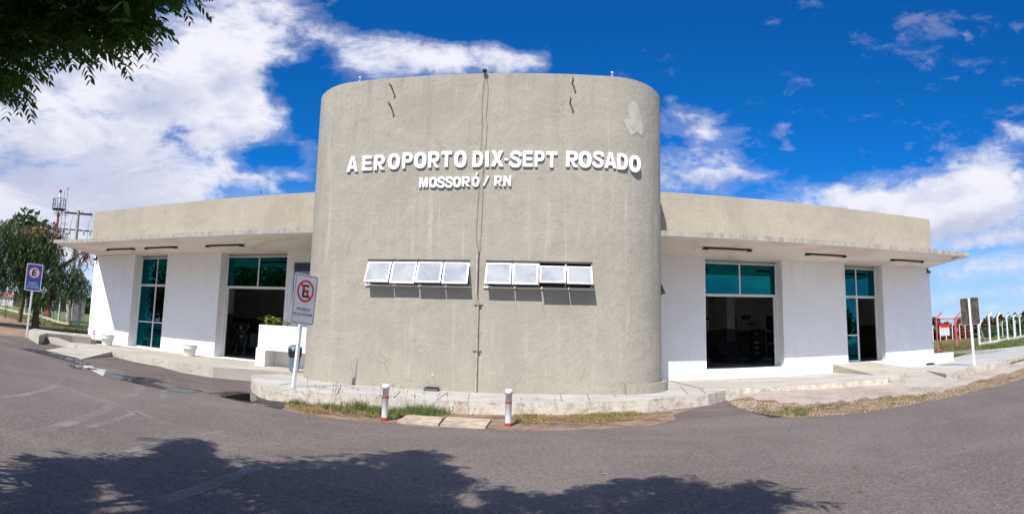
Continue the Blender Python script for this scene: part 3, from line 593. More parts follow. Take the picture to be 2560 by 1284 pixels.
# letters
NAME = [('A', -4.84, -4.54, 4.24, 4.66), ('E', -4.43, -4.17, 4.25, 4.65), ('R', -4.11, -3.84, 4.25, 4.65), ('O', -3.75, -3.45, 4.25, 4.67), ('P', -3.38, -3.13, 4.26, 4.68), ('O', -3.08, -2.78, 4.25, 4.68), ('R', -2.73, -2.46, 4.26, 4.68), ('T', -2.41, -2.15, 4.27, 4.68), ('O', -2.09, -1.79, 4.25, 4.69), ('D', -1.64, -1.39, 4.26, 4.67), ('I', -1.335, -1.25, 4.26, 4.67), ('X', -1.2, -0.9, 4.27, 4.68), ('-', -0.88, -0.79, 4.43, 4.48), ('S', -0.74, -0.48, 4.25, 4.67), ('E', -0.43, -0.20, 4.27, 4.68), ('P', -0.15, 0.08, 4.27, 4.68), ('T', 0.12, 0.39, 4.26, 4.67), ('R', 0.6, 0.88, 4.29, 4.7), ('O', 0.9, 1.21, 4.28, 4.71), ('S', 1.25, 1.49, 4.3, 4.72), ('A', 1.53, 1.81, 4.3, 4.71), ('D', 1.84, 2.09, 4.28, 4.7), ('O', 2.14, 2.42, 4.25, 4.69),
        ('M', -2.93, -2.72, 3.75, 4.0), ('O', -2.69, -2.49, 3.74, 4.01), ('S', -2.48, -2.30, 3.73, 4.01), ('S', -2.28, -2.11, 3.73, 4.01), ('O', -2.1, -1.9, 3.74, 4.01), ('R', -1.88, -1.69, 3.76, 4.01), ('Ó', -1.64, -1.46, 3.75, 4.11), ('/', -1.38, -1.23, 3.77, 4.02), ('R', -1.1, -0.92, 3.77, 4.03), ('N', -0.88, -0.70, 3.77, 4.03)]
for ch, x0, x1, z0, z1 in NAME:
    yy = min(drum_pt(x0), drum_pt(x1)) if x1 > DX1 - RC else DY
    glyph(ch, x0, x1, z0, z1, yy - .002, .055, B)
# wings: front walls with openings, jambs, sills
OPL = [(-15.92, -14.08, -1.05), (-11.42, -8.6, -1.05)]; OPR = [(5.43, 8.25, -.80), (10.88, 12.63, -.82)]
def wing(xa, xb, ops, name):
    m = MB(); x = xa
    for a, b, zb in ops:
        m.box(x, a, YW, YF + .12, -1.3, ZS); m.box(a, b, YW, YF + .12, -1.3, zb); m.box(a, b, YF + .1, YF + .12, ZS - .10, ZS); x = b
    m.box(x, xb, YW, YF + .12, -1.3, ZS)
    return m.build(name, M_white, B, bevel=.006)
wing(XL, DX0 + .3, OPL, 'wing_wall'); wing(DX1 - .3, XR, OPR, 'wing_wall')
m = MB(); m.box(XL, XL + .25, YF + .12, YB, -1.3, ZP - .3); m.box(XR - .25, XR, YF + .12, YB, -1.3, ZP - .3); m.box(XL, XR, YB, YB + .25, -1.3, ZP - .3); m.build('outer_wall', M_white, B)
m = MB(); m.box(XL, DX0 + .3, YW - .3, YW, ZS + .151, ZP); m.box(XL, XL + .3, YW, YB + .2, ZS + .1, ZP); m.build('parapet', M_para, B, bevel=.012)
m = MB(); m.box(DX1 - .3, XR - .1, YW - .3, YW, ZS + .151, ZP + .03); m.box(XR - .4, XR - .1, YW, YB + .2, ZS + .1, ZP); m.build('parapet', M_para, B, bevel=.012)
m = MB(); m.box(XL + .3, XR - .4, YW, YB, 3.3, 3.4); m.build('roof', M_roofm, B)
# canopies: soffit and fascia (the fascia is the rough concrete edge)
def canopy(xa, xb, tipl, tipr):
    n = 14; m = MB(); e = MB()
    for i in range(n):
        u, v = i / n, (i + 1) / n; x0 = xa + (xb - xa) * u; x1 = xa + (xb - xa) * v
        f0 = xa + tipl + (xb - tipr * -1 - xa - tipl) * u if False else (xa + tipl) * (1 - u) + (xb + tipr) * u; f1 = (xa + tipl) * (1 - v) + (xb + tipr) * v
        lift = lambda q: .10 * max(0, (-q - 14.5) / 3.5) ** 2
        zb0, zb1 = ZS + lift(f0), ZS + lift(f1)
        m.add([(f0, YC + .03, zb0), (f1, YC + .03, zb1), (x1, YW + .6, ZS), (x0, YW + .6, ZS)], [(0, 1, 2, 3)])
        e.add([(f0, YC, zb0 - .01), (f1, YC, zb1 - .01), (f1, YC, zb1 + .13), (f0, YC, zb0 + .13), (f0, YC + .03, zb0), (f1, YC + .03, zb1), (x0, YW + .1, ZS + .15), (x1, YW + .1, ZS + .15)],
              [(0, 1, 2, 3), (0, 4, 5, 1), (3, 2, 7, 6)])
    for xx, ff, zl in ((xa, xa + tipl, .10 * max(0, (-(xa + tipl) - 14.5) / 3.5) ** 2), (xb, xb + tipr, 0)):
        e.add([(ff, YC, ZS - .01 + zl), (ff, YC, ZS + .15 + zl), (xx, YW + .6, ZS + .15), (xx, YW + .6, ZS - .01)], [(0, 1, 2, 3)])
    s = m.build('soffit', M_soffit, B); f = e.build('canopy_edge', M_edge, B)
canopy(XL, DX0 + .4, .75, 0); canopy(DX1 - .4, XR, 0, -.75)
# glazing
def frame_part(rects, parent, label=None):
    m = MB()
    for x0, x1, z0, z1 in rects: m.box(x0, x1, YF - .03, YF + .04, z0, z1)
    o = m.build('door_frame', M_alu, parent, bevel=.003)
    if label: o['label'] = label
    return o
def pane(x0, x1, z0, z1, parent, mt=None, y=YF):
    return MB().box(x0, x1, y - .004, y + .004, z0, z1).build('pane', mt or M_teal, parent)
FT = ZS - .10; ZM0, ZM1 = 1.60, 1.69
# left narrow glazed door
a, b, zb = OPL[0]; c = (a + b) / 2
f = frame_part([(a, a + .05, zb, FT), (b - .05, b, zb, FT), (a + .05, b - .05, FT - .04, FT), (a + .05, b - .05, ZM0, ZM1), (a + .05, b - .05, zb, zb + .06), (c - .03, c + .03, zb + .06, ZM0), (c - .02, c + .02, ZM1, FT - .04), (a + .05, c - .03, .04, .09), (c + .03, b - .05, .04, .09)], B, 'narrow glazed door with six teal panes')
for x0, x1 in ((a + .05, c - .02), (c + .02, b - .05)):
    pane(x0, x1, ZM1, FT - .04, f); pane(x0 + .01, x1 - .01, .09, ZM0, f, M_teal if x0 < c - .1 else M_clear); pane(x0 + .01, x1 - .01, zb + .06, .04, f)
m = MB()
for k_ in range(6): x = a + .2 + k_ * .28; MB().box(x, x + .05, YF + .35, YF + .36, .02, ZS - .3).build('blind_slat', M_blind, B)
# left wide door, open below the transom
a, b, zb = OPL[1]; c = (a + b) / 2
f = frame_part([(a, a + .05, zb, FT), (b - .05, b, zb, FT), (a + .05, b - .05, FT - .04, FT), (a + .05, b - .05, ZM0, ZM1), (c - .025, c + .025, ZM1, FT - .04), (a + .06, a + .13, zb + .02, ZM0), (a + .05, b, zb, zb + .015)], B, 'wide doorway, open below its two teal transom panes')
pane(a + .05, c - .025, ZM1, FT - .04, f); pane(c + .025, b - .05, ZM1, FT - .04, f)
# right wide door
a, b, zb = OPR[0]; c = (a + b) / 2
f = frame_part([(a, a + .05, zb, FT), (b - .05, b, zb, FT), (a + .05, b - .05, FT - .04, FT), (a + .05, b - .05, ZM0 + .06, ZM1 + .06), (c - .025, c + .025, ZM1 + .06, FT - .04), (b - .13, b - .06, zb + .02, ZM0 + .06), (a + .05, b, zb, zb + .015)], B, 'wide doorway in the right wing with a raised sill')
pane(a + .05, c - .025, ZM1 + .06, FT - .04, f); pane(c + .025, b - .05, ZM1 + .06, FT - .04, f)
a, b, zb = OPR[1]; c = (a + b) / 2 - .06
f = frame_part([(a, a + .05, zb, FT), (b - .05, b, zb, FT), (a + .05, b - .05, FT - .04, FT), (a + .05, b - .05, ZM0 + .06, ZM1 + .06), (c - .025, c + .025, ZM1 + .06, FT - .04), (c - .04, c + .04, zb + .02, ZM0 + .06), (a + .05, c - .04, .20, .25), (a + .05, c - .04, zb, zb + .08), (c + .04, b - .05, zb, zb + .015)], B, 'narrow door half open at the far right')
pane(a + .05, c - .025, ZM1 + .06, FT - .04, f); pane(c + .025, b - .05, ZM1 + .06, FT - .04, f); pane(a + .05, c - .04, .25, ZM0 + .06, f); pane(a + .05, c - .04, zb + .08, .20, f)
# small high window beside the block on the left, and the little hopper sash on the right flank
m = MB(); m.ring(-8.34, -6.62, 1.05, 2.56, YW - .02, YW + .03, .05); w = m.build('window', M_alu, B); w['label'] = 'wall panel window beside the front block'
MB().box(-8.29, -6.67, YW - .014, YW - .006, 1.10, 2.51).build('pane', plain('dark_blue_panel', (.07, .08, .14), .2, .3, 2), w)
m = MB(); m.box(-8.29, -6.67, YW - .018, YW - .0145, 1.75, 2.2); m.build('pane', plain('grey_panel', (.36, .37, .42), .25, .25, 3), w)
m = MB(); O = Vector((DX1 + .02, 14.6, 1.85)); D = Vector((math.sin(.45), 0, -math.cos(.45))); Nn = Vector((math.cos(.45), 0, math.sin(.45)))
for k0 in (0, .42): m.obox(O + D * (k0 + .02), (0, .45, 0), D * .022, Nn * .012)
for sg in (-1, 1): m.obox(O + Vector((0, sg * .43, 0)) + D * .22, (0, .02, 0), D * .20, Nn * .012)
hs_ = m.build('side_sash', M_dark, B); MB().obox(O + D * .22, (0, .41, 0), D * .19, Nn * .004).build('pane', M_frost, hs_)
# plinth at the foot of the right rounded corner
m = MB(); cx_, cy_ = DX1 - RC, DY + RC; arc = [R_(-78 + k_ * 88 / 12) for k_ in range(13)]
m.prism([(cx_ + (RC + .17) * math.cos(q), cy_ + (RC + .17) * math.sin(q)) for q in arc] + [(cx_ + (RC - .05) * math.cos(q), cy_ + (RC - .05) * math.sin(q)) for q in arc[::-1]], -1.2, -.92); m.build('corner_plinth', M_drum, B, bevel=.015)
# interior halls
MB().box(XL + .25, DX0 + .3, YF + .12, YB, -1.2, -1.04).build('hall_floor', M_floor, B); MB().box(DX1 - .3, XR - .25, YF + .12, YB, -1.2, -.81).build('hall_floor', M_floor, B)
m = MB(); m.box(XL + .25, XR - .25, YF + .12, YB, ZS - .02, ZS + .1); m.build('hall_ceiling', M_wup, B)
for xa, xb in ((XL + .26, DX0 + .3), (DX1 - .3, XR - .26)):
    lo, hi = MB(), MB()
    for M2, z0, z1 in ((lo, -1.2, .72), (hi, .72, ZS - .03)):
        M2.box(xa, xb, YB - .9, YB - .8, z0, z1); M2.box(xa, xa + .1, YF + .13, YB - .9, z0, z1); M2.box(xb - .1, xb, YF + .13, YB - .9, z0, z1)
    if xa < 0: lo.box(-9.9, -9.45, 20.6, 21.0, -1.04, .72); hi.box(-9.9, -9.45, 20.6, 21.0, .72, ZS - .03); lo.box(-13.1, -12.75, 19.5, 19.9, -1.04, .72); hi.box(-13.1, -12.75, 19.5, 19.9, .72, ZS - .03)
    else: lo.box(8.3, 8.7, 22.5, YB - .9, -.81, .72); hi.box(8.3, 8.7, 22.5, YB - .9, .72, ZS - .03); lo.box(15.0 - 2.4, 12.75, 19, 21, -.81, .72)
    lo.build('hall_wall_lower', M_wlow, B); hi.build('hall_wall_upper', M_wup, B)
yb = YB - .9
p0, p1 = wl(1806, 786, yb), wl(1842, 895, yb)
d = MB().box(p0.x, p1.x, yb - .05, yb - .003, -.81, p0.z).build('inner_door', M_wood, B); MB().lathe((p0.x + .1, yb - .09, .15), [(.0, -.02), (.03, -.01), (.03, .02), (0, .03)], 10).build('handle', M_steel, d)
m = MB(); m.box(DX1, p0.x, yb - .02, yb - .003, -.81, -.68); m.box(p1.x, XR - .5, yb - .02, yb - .003, -.81, -.68); m.build('skirting', M_paper, B)
p0, p1 = wl(1913, 787, yb), wl(1945, 886, yb)
m = MB().ring(p0.x, p0.x + 1.2, -.75, p0.z, yb - .04, yb - .003, .05); m.box(p0.x + .05, p0.x + 1.15, yb - .04, yb - .003, .62, .70); m.box(p0.x + .05, p0.x + 1.15, yb - .04, yb - .003, -.02, .06); w = m.build('window', M_steel, B)
MB().box(p0.x + .05, p0.x + 1.15, yb - .02, yb - .012, -.7, p0.z - .05).build('pane', M_teal, w)

# ------------------------------------------------------------------ things on the building
def ceiling_light(x, y, label):
    t = empty('ceiling_light', (x, y, ZS), label, 'light fixture', 'fluorescent fittings under the canopies')
    m = MB(); m.box(-.76, .76, -.07, .07, -.05, -.002); m.box(-.80, -.62, -.075, .075, -.075, -.05); m.box(.62, .80, -.075, .075, -.075, -.05); m.build('housing', M_black, t, local=True, bevel=.006)
    MB().tube([(-.62, -.03, -.065), (.62, -.03, -.065)], .018, 8).build('tube', M_tube, t, local=True)
    return t
for i, (x, y) in enumerate(((-15.35, 15.2), (-13.2, 15.2), (-10.3, 15.2), (5.6, 15.0), (9.15, 15.15), (12.75, 15.25))):
    ceiling_light(x, y, ['black fluorescent fitting nearest the left end of the left canopy', 'middle fluorescent fitting of the three under the left canopy', 'black fluorescent fitting under the left canopy above the wide open doorway',
                         'black fluorescent fitting under the right canopy above the wide doorway', 'middle fluorescent fitting of the three under the right canopy', 'black fluorescent fitting nearest the right end of the right canopy'][i])
for x, lab in ((XL + .12, 'small black camera under the canopy at the left end of the white wall'), (XR - .12, 'small black camera under the canopy at the right end of the white wall')):
    t = empty('security_camera', (x, YW - .02, ZS - .16), lab, 'camera')
    MB().box(-.03, .03, -.02, .02, .0, .12).build('bracket', M_black, t, local=True); MB().tube([(0, .02, 0), (0, -.14, -.04)], [.045, .055], 12).build('housing', M_black, t, local=True)
# drain pipe / conduit on the front with clamps, wires and the lamp at the top
t = empty('conduit_pipe', (-1.45, 12.36, -1.15), 'painted vertical conduit pipe running down between the two windows', 'pipe')
MB().tube([(-1.45, 12.33, 2.22), (-1.45, 12.33, 1.2), (-1.44, 12.33, 1.05), (-1.40, 12.35, .95), (-1.39, 12.35, -1.14)], [.03, .03, .03, .026, .026], 10).build('pipe', M_pipe, t)
m = MB(); m.tube([(-1.40, 12.35, .18), (-1.40, 12.35, .23)], .034, 10)
m.build('coupling', M_pipe, t)
for z in (.90, -.18):
    m = MB(); m.box(-1.49, -1.29, 12.372, 12.395, z - .012, z + .012); m.box(-1.44, -1.34, 12.31, 12.372, z - .014, z + .014); m.build('clamp', M_wire, t)
t = empty('roof_lamp', (-1.42, 12.36, ZT), 'small dark lamp on the roof edge at the top of the front with hanging cables', 'lamp')
MB().lathe((-1.42, 12.30, ZT - .02), [(.0, 0), (.055, .01), (.06, .06), (.03, .10), (.0, .105)], 12).build('lamp_head', M_black, t)
MB().bar((-1.42, 12.45, ZT + .02), (-1.42, 12.3, ZT + .03), .025).build('bracket', M_black, t)
def cable(pts, name='cable', par=None, r=.0045): return MB().tube(pts, r, 6).build(name, M_wire, par)
cable([(-1.42, 12.3, ZT), (-1.44, 12.37, 6.6), (-1.47, 12.37, 6.0), (-1.45, 12.37, 5.5), (-1.44, 12.375, 5.0), (-1.46, 12.37, 4.7), (-1.40, 12.34, 4.4), (-1.37, 12.34, 4.2), (-1.47, 12.37, 3.6), (-1.49, 12.37, 3.0), (-1.50, 12.36, 2.5), (-1.45, 12.34, 2.2)], 'cable', t)
cable([(-1.41, 12.3, ZT), (-1.33, 12.385, 6.5), (-1.33, 12.38, 6.0), (-1.36, 12.385, 5.6), (-1.32, 12.385, 5.4), (-1.34, 12.38, 4.7), (-1.38, 12.36, 4.25), (-1.37, 12.385, 3.4), (-1.38, 12.38, 2.6), (-1.42, 12.33, 2.15)], 'cable', t)
for i, (x, z) in enumerate(((-3.76, 6.56), (-3.76, 6.00), (.72, 6.62), (.67, 6.05))):
    t = empty('iron_bracket', (x, 12.4, z), 'rusty iron stub ' + ['upper one on the left of the block', 'lower one on the left of the block', 'upper one on the right of the block', 'lower one on the right of the block'][i], 'bracket', 'rusty stubs on the block')
    m = MB(); m.bar((0, .02, 0), (.02, -.24, .01), .032); m.bar((.0, -.24, -.02), (.0, -.24, .06), .03); m.build('stub', M_rust, t, local=True)
for x, y, lab in ((-4.69, 12.52, 'short white vent pipe on the left of the roof edge'), (1.72, 12.52, 'short white vent pipe on the right of the roof edge')):
    t = empty('vent_pipe', (x, y, ZT), lab, 'pipe'); MB().lathe((0, 0, -.02), [(.03, 0), (.03, .17), (.036, .17), (.036, .21), (.01, .22)], 12).build('pipe', M_wpost, t, local=True)
t = empty('antenna', wl(652, 489, 17.5), 'thin antenna rod on the left wing roof beside the rounded block', 'antenna')
MB().tube([(0, 0, -.1), (0, 0, .42)], .008, 6).build('rod', M_wire, t, local=True); MB().tube([(0, 0, .12), (0, 0, .18)], .025, 8).build('clamp', M_dark, t, local=True)
# stain where the canopy corner has spalled
m = MB(); P_ = [(14.05, YC + .22), (14.2, YC + .3), (14.1, YC + .42), (14.28, YC + .55), (14.12, YC + .7), (13.98, YC + .52), (14.02, YC + .36)]
m.add([(x, y, ZS - .004) for x, y in P_] + [(x, y, ZS + .01) for x, y in P_], [tuple(range(7)), tuple(range(13, 6, -1))] + [(i, (i + 1) % 7, 7 + (i + 1) % 7, 7 + i) for i in range(7)]); m.build('spalled_patch', M_rust, B)
# bait boxes
for P, lab in (((-2.40, 12.25, -1.15), 'black rodent bait box on the pavement at the foot of the front block'), ((14.75, 16.5, -1.15), 'black bait box at the foot of the right end of the white wall')):
    t = empty('bait_box', P, lab, 'box'); m = MB()
    m.add([(-.17, -.10, 0), (.17, -.10, 0), (.17, .10, 0), (-.17, .10, 0), (-.17, -.08, .06), (.17, -.08, .06), (.17, .10, .09), (-.17, .10, .09)], [(0, 3, 2, 1), (4, 5, 6, 7), (0, 1, 5, 4), (1, 2, 6, 5), (2, 3, 7, 6), (3, 0, 4, 7)])
    m.build('body', M_black, t, local=True, bevel=.012); MB().box(-.12, .12, -.06, .06, .075, .088).build('lid', M_black, t, local=True, bevel=.004)
tag(MB().box(-2.435, -2.385, 12.385, 12.396, -.83, -.75).build('sticker', plain('pale_sticker', (.50, .47, .20), .7, .5, 60)), 'tiny yellowish sticker on the front wall above the black box', 'sticker')

# planter bench beside the block
t = empty('planter_bench', (-7.6, 15.2, -1.07), 'white masonry planter with an open niche below, in front of the doorway', 'planter')
m = MB(); x0, x1, y0, y1 = -8.52, DX0 + .02, 14.8, 15.75
m.box(x0 + .03, x1, y0 + .04, y1, -.50, .24); m.box(x0, x1, y0, y1 + .02, -.56, -.497); m.box(x0, x0 + .34, y0, y1 + .02, -1.08, -.558); m.box(x0 + .34, x1, y1 - .28, y1 + .02, -1.08, -.558)
m.build('body', M_white, t, bevel=.008); MB().box(x0 + .12, x1 - .05, y0 + .14, y1 - .1, .20, .244).build('soil', M_soil, t)
# litter bin
t = empty('litter_bin', (-6.30, 13.62, -1.07), 'blue-grey litter bin with black bag beside the rounded block', 'bin')
MB().lathe((0, 0, .02), [(.13, 0), (.17, .45), (.19, .62), (.2, .62), (.2, .64)], 20).build('body', M_bin, t, local=True)
MB().lathe((0, 0, .42), [(.175, 0), (.20, .08), (.205, .24), (.19, .25)], 20, False, False).build('bag', M_bag, t, local=True)
MB().lathe((0, 0, .66), [(.21, 0), (.2, .05), (.12, .11), (0, .13)], 20).build('lid', M_bin, t, local=True)
t.location.x = -6.62; t.location.y = 13.72

# leaf helper: arching broad leaf
def broadleaf(m, base, direc, L, w, droop=.5):
    base = Vector(base); d = Vector(direc).normalized(); s = d.cross(Vector((0, 0, 1))); s = s.normalized() if s.length > .1 else Vector((1, 0, 0)); p = base; pts = []
    for k_, ww in enumerate((.15, .8, 1, .6, .05)):
        pts.append((p - s * w * ww / 2, p + Vector((0, 0, -.02 * L)), p + s * w * ww / 2)); d = (d + Vector((0, 0, -droop * .3))).normalized(); p = p + d * L / 4
    vs = [q for tr in pts for q in tr]; m.add(vs, [(3 * i + a, 3 * i + a + 1, 3 * i + a + 4, 3 * i + a + 3) for i in range(4) for a in (0, 1)], True)
M_bright = leafmat('bright_leaves', [(.22, .36, .06), (.34, .45, .12), (.28, .42, .08), (.45, .42, .16), (.14, .28, .06)], .35)
t = empty('foliage_plant', (-8.1, 15.2, .24), 'leafy yellow-green plant growing out of the white planter', 'plant')
m = MB(); rr = random.Random(3)
for k_ in range(80):
    c = Vector((rr.uniform(-.42, .52), rr.uniform(-.2, .2), 0)); top_ = .34 * (1 - abs(c.x + .1) / .75); a = rr.uniform(0, 2 * PI)
    b_ = c + Vector((0, 0, rr.uniform(.02, max(.05, top_)))); broadleaf(m, b_, (math.cos(a), math.sin(a), rr.uniform(.1, .9)), rr.uniform(.14, .22), rr.uniform(.08, .12))
m.build('leaves', M_bright, t, local=True); m = MB()
for k_ in range(10): x = rr.uniform(-.35, .45); m.tube([(x, rr.uniform(-.1, .1), -.02), (x + rr.uniform(-.05, .05), 0, .25)], .008, 5)
m.build('stems', M_bright, t, local=True)
# pots
def pot(loc, label, big=1.0, seed=1):
    t = empty('flower_pot', loc, label, 'plant pot', 'white flower pots'); s = big
    MB().lathe((0, 0, 0), [(.20 * s, 0), (.215 * s, .03 * s), (.25 * s, .26 * s), (.262 * s, .26 * s), (.265 * s, .29 * s), (.285 * s, .36 * s), (.285 * s, .41 * s), (.30 * s, .41 * s), (.30 * s, .45 * s), (.265 * s, .45 * s), (.26 * s, .38 * s)], 28, True, False).build('pot', M_pot, t, local=True)
    MB().lathe((0, 0, .38 * s), [(.262 * s, 0), (0, .02)], 20, False, False).build('soil', M_soil, t, local=True)
    m = MB(); q = random.Random(seed)
    for k_ in range(26 if seed == 1 else 12):
        a = q.uniform(0, 2 * PI); r = q.uniform(0, .18); broadleaf(m, (r * math.cos(a), r * math.sin(a), .39 * s), (math.cos(a), math.sin(a), q.uniform(.3, 1.5)), q.uniform(.10, .2) * (1 if seed == 1 else .7), .06)
    m.build('plant', M_bright, t, local=True)
pot((-16.2, 15.75, -1.07), 'ribbed white flower pot with a small plant near the left corner', 1.0, 1); pot((-11.85, 15.75, -1.07), 'ribbed white flower pot between the glazed door and the wide doorway', .95, 2)
t = empty('flower_plant', (-17.15, 16.0, -1.07), 'small red flowering plant in a black tray beside the left pot', 'plant')
MB().box(-.22, .22, -.12, .12, 0, .10).build('tray', M_black, t, local=True, bevel=.01); m = MB(); fl = MB(); q = random.Random(9)
for k_ in range(14):
    a = q.uniform(0, 2 * PI); broadleaf(m, (-.12, 0, q.uniform(.1, .4)), (math.cos(a), math.sin(a), .8), .12, .05)
m.tube([(-.12, 0, .08), (-.14, 0, .5)], .008, 5)
for k_ in range(6): fl.lathe((-.15 + q.uniform(-.06, .06), q.uniform(-.06, .06), .42 + q.uniform(-.06, .12)), [(0, -.03), (.035, 0), (0, .03)], 8)
m.build('leaves', M_ltree, t, local=True); fl.build('flowers', plain('pink_flower', (.45, .04, .12), .6, .2, 20), t, local=True)

# ------------------------------------------------------------------ signs
def rrect(w, h, r, n=5):
    P = []
    for cx_, cz_, a0 in ((w / 2 - r, h / 2 - r, 0), (-w / 2 + r, h / 2 - r, 90), (-w / 2 + r, -h / 2 + r, 180), (w / 2 - r, -h / 2 + r, 270)):
        P += [(cx_ + r * math.cos(R_(a0 + 90 * k / n)), cz_ + r * math.sin(R_(a0 + 90 * k / n))) for k in range(n + 1)]
    return P
def plate(m, P, y0, y1, cz):
    n = len(P); m.add([(x, y0, cz + z) for x, z in P] + [(x, y1, cz + z) for x, z in P], [tuple(range(n)), tuple(range(2 * n - 1, n - 1, -1))] + [(i, n + i, n + (i + 1) % n, (i + 1) % n) for i in range(n)])
def disc(m, r0, r1, y0, y1, cz, n=40, cx_=0):
    for i in range(n):
        a, b = 2 * PI * i / n, 2 * PI * (i + 1) / n; q = [(cx_ + r * math.cos(g), cz + r * math.sin(g)) for r in (r0, r1) for g in (a, b)]
        m.add([(q[0][0], y0, q[0][1]), (q[1][0], y0, q[1][1]), (q[3][0], y0, q[3][1]), (q[2][0], y0, q[2][1])], [(0, 1, 2, 3)])
def road_sign(name, loc, rz, H, w, h, label, kind_, tilt=(0, 0)):
    t = empty(name, loc, label, 'sign'); t.rotation_euler = (tilt[0], tilt[1], rz); cz = H - h / 2
    m = MB(); m.box(-.038, .038, -.03, .03, -.15, H - .03 if kind_ == 'back' else H - .25); m.build('post', M_wpost, t, local=True, bevel=.005)
    m = MB(); plate(m, rrect(w, h, .05), -.036, -.032, cz); pl = m.build('sign_plate', M_swhite, t, local=True)
    if kind_ == 'no':
        m = MB(); P1 = rrect(w - .05, h - .05, .045); P2 = rrect(w - .075, h - .075, .035); n = len(P1)
        m.add([(x, -.0375, cz + z) for x, z in P1] + [(x, -.0375, cz + z) for x, z in P2], [(i, (i + 1) % n, n + (i + 1) % n, n + i) for i in range(n)]); m.build('border', M_sblack, pl, local=True)
        c2 = cz + h * .17; r = w * .36
        text('E', 'letter', M_sblack, pl, box=(-r * .38, r * .40, c2 - r * .58, c2 + r * .58), depth=.0006, bold=.022, y=-.0372)
        m = MB(); disc(m, r * .80, r, -.0390, 0, c2); a = Vector((-r * .62, -.0392, c2 + r * .62)); b_ = Vector((r * .62, -.0392, c2 - r * .62)); u = Vector((1, 0, 1)).normalized() * r * .10
        m.add([a - u, b_ - u, b_ + u, a + u], [(0, 1, 2, 3)]); m.build('prohibition_ring', M_sred, pl, local=True)
        text('PROIBIDO', 'lettering', M_sblack, pl, box=(-w * .30, w * .30, cz - h * .222, cz - h * .165), depth=.0006, bold=.012, y=-.0372); text('ESTACIONAR', 'lettering', M_sblack, pl, box=(-w * .405, w * .405, cz - h * .325, cz - h * .268), depth=.0006, bold=.012, y=-.0372)
    if kind_ == 'blue':
        m = MB(); plate(m, rrect(w - .09, h - .09, .03), -.0385, -.0362, cz); m.build('panel', M_sblue, pl, local=True); c2 = cz + h * .17; r = w * .36
        m = MB(); disc(m, 0, r * .84, -.0395, 0, c2); m.build('disc', M_swhite, pl, local=True); m = MB(); disc(m, r * .82, r, -.0402, 0, c2); m.build('ring', M_sred, pl, local=True)
        text('E', 'letter', M_sblack, pl, box=(-r * .40, r * .40, c2 - r * .55, c2 + r * .55), depth=.0006, bold=.035, y=-.0408)
        for q, s_ in enumerate(('EMBARQUE E', 'DESEMBARQUE', 'DE PASSAGEIROS')):
            ww = (.27, .32, .38)[q] * w; text(s_, 'lettering', M_swhite, pl, box=(-ww, ww, cz - h * (.225 + .085 * q), cz - h * (.175 + .085 * q)), depth=.0006, bold=.012, y=-.0392)
    if kind_ == 'back':
        m = MB(); plate(m, rrect(w - .02, h - .02, .045), -.0375, -.0362, cz); m.build('plate_back', M_sback, pl, local=True)
        for o in (pl,): pass
        m = MB(); m.box(-.038, .038, -.085, -.04, -.1, H - .02); m.build('post', M_wpost, t, local=True, bevel=.005)
    return t
p = at(730, 997); top = np.array(dirs(742, 684)); dist = math.hypot(p.x, p.y)
road_sign('no_parking_sign', p, R_(67), 2.74, .68, 1.09, 'white no parking sign on a white post at the kerb', 'no', (0, 0))
for o_ in [q for q in COL.objects if q.name.startswith('no_parking_sign')]: o_.rotation_mode = 'XYZ'; o_.matrix_world = Matrix.Translation(o_.location) @ Matrix.Rotation(R_(3.0), 4, (.9, .43, 0)).to_4x4() @ Matrix.Rotation(R_(0), 4, 'Y') @ Matrix.Rotation(R_(67), 4, 'Z') if False else Matrix.Translation(o_.location) @ Matrix.Rotation(R_(3.2), 4, 'Y') @ Matrix.Rotation(R_(67), 4, 'Z')
p = at(66, 842); road_sign('boarding_sign', p, R_(62), 3.18, .72, 1.18, 'blue passenger boarding sign on a white post beside the left tree', 'blue', (R_(-1), R_(1.5)))
p = at(2438, 930); road_sign('roadside_sign', p, R_(-62), 2.75, .72, 1.0, 'grey-brown back of a sign on a white post at the right', 'back', (0, R_(-1)))
# bollards
for (x, y), lab in (((961, 1052), 'white bollard with red band standing in the weeds, left one'), ((1270, 1066), 'white bollard with red band at the end of the yellow slabs, right one')):
    p = at(x, y); t = empty('bollard', p, lab, 'bollard', 'red and white bollards')
    MB().lathe((0, 0, -.05), [(.055, 0), (.055, .62), (.066, .62), (.066, .685), (.05, .70), (.0, .70)], 20).build('post', M_wpost, t, local=True)
    q = random.Random(int(x)); n = 20
    for zc, hh in ((.42, .016), (.03, .03)):
        A = [(math.cos(2 * PI * k_ / n) * .0565, math.sin(2 * PI * k_ / n) * .0565) for k_ in range(n)]
        lo_ = [zc - hh + q.uniform(-.006, .004) for _ in range(n)]; hi_ = [zc + hh * (1 + .8 * abs(((k_ / n * 4) % 1) - .5)) for k_ in range(n)]
        m = MB(); m.add([(a[0], a[1], z) for a, z in zip(A, lo_)] + [(a[0], a[1], z) for a, z in zip(A, hi_)], [(k_, (k_ + 1) % n, n + (k_ + 1) % n, n + k_) for k_ in range(n)], True)
        m.build('red_band', M_red, t, local=True)
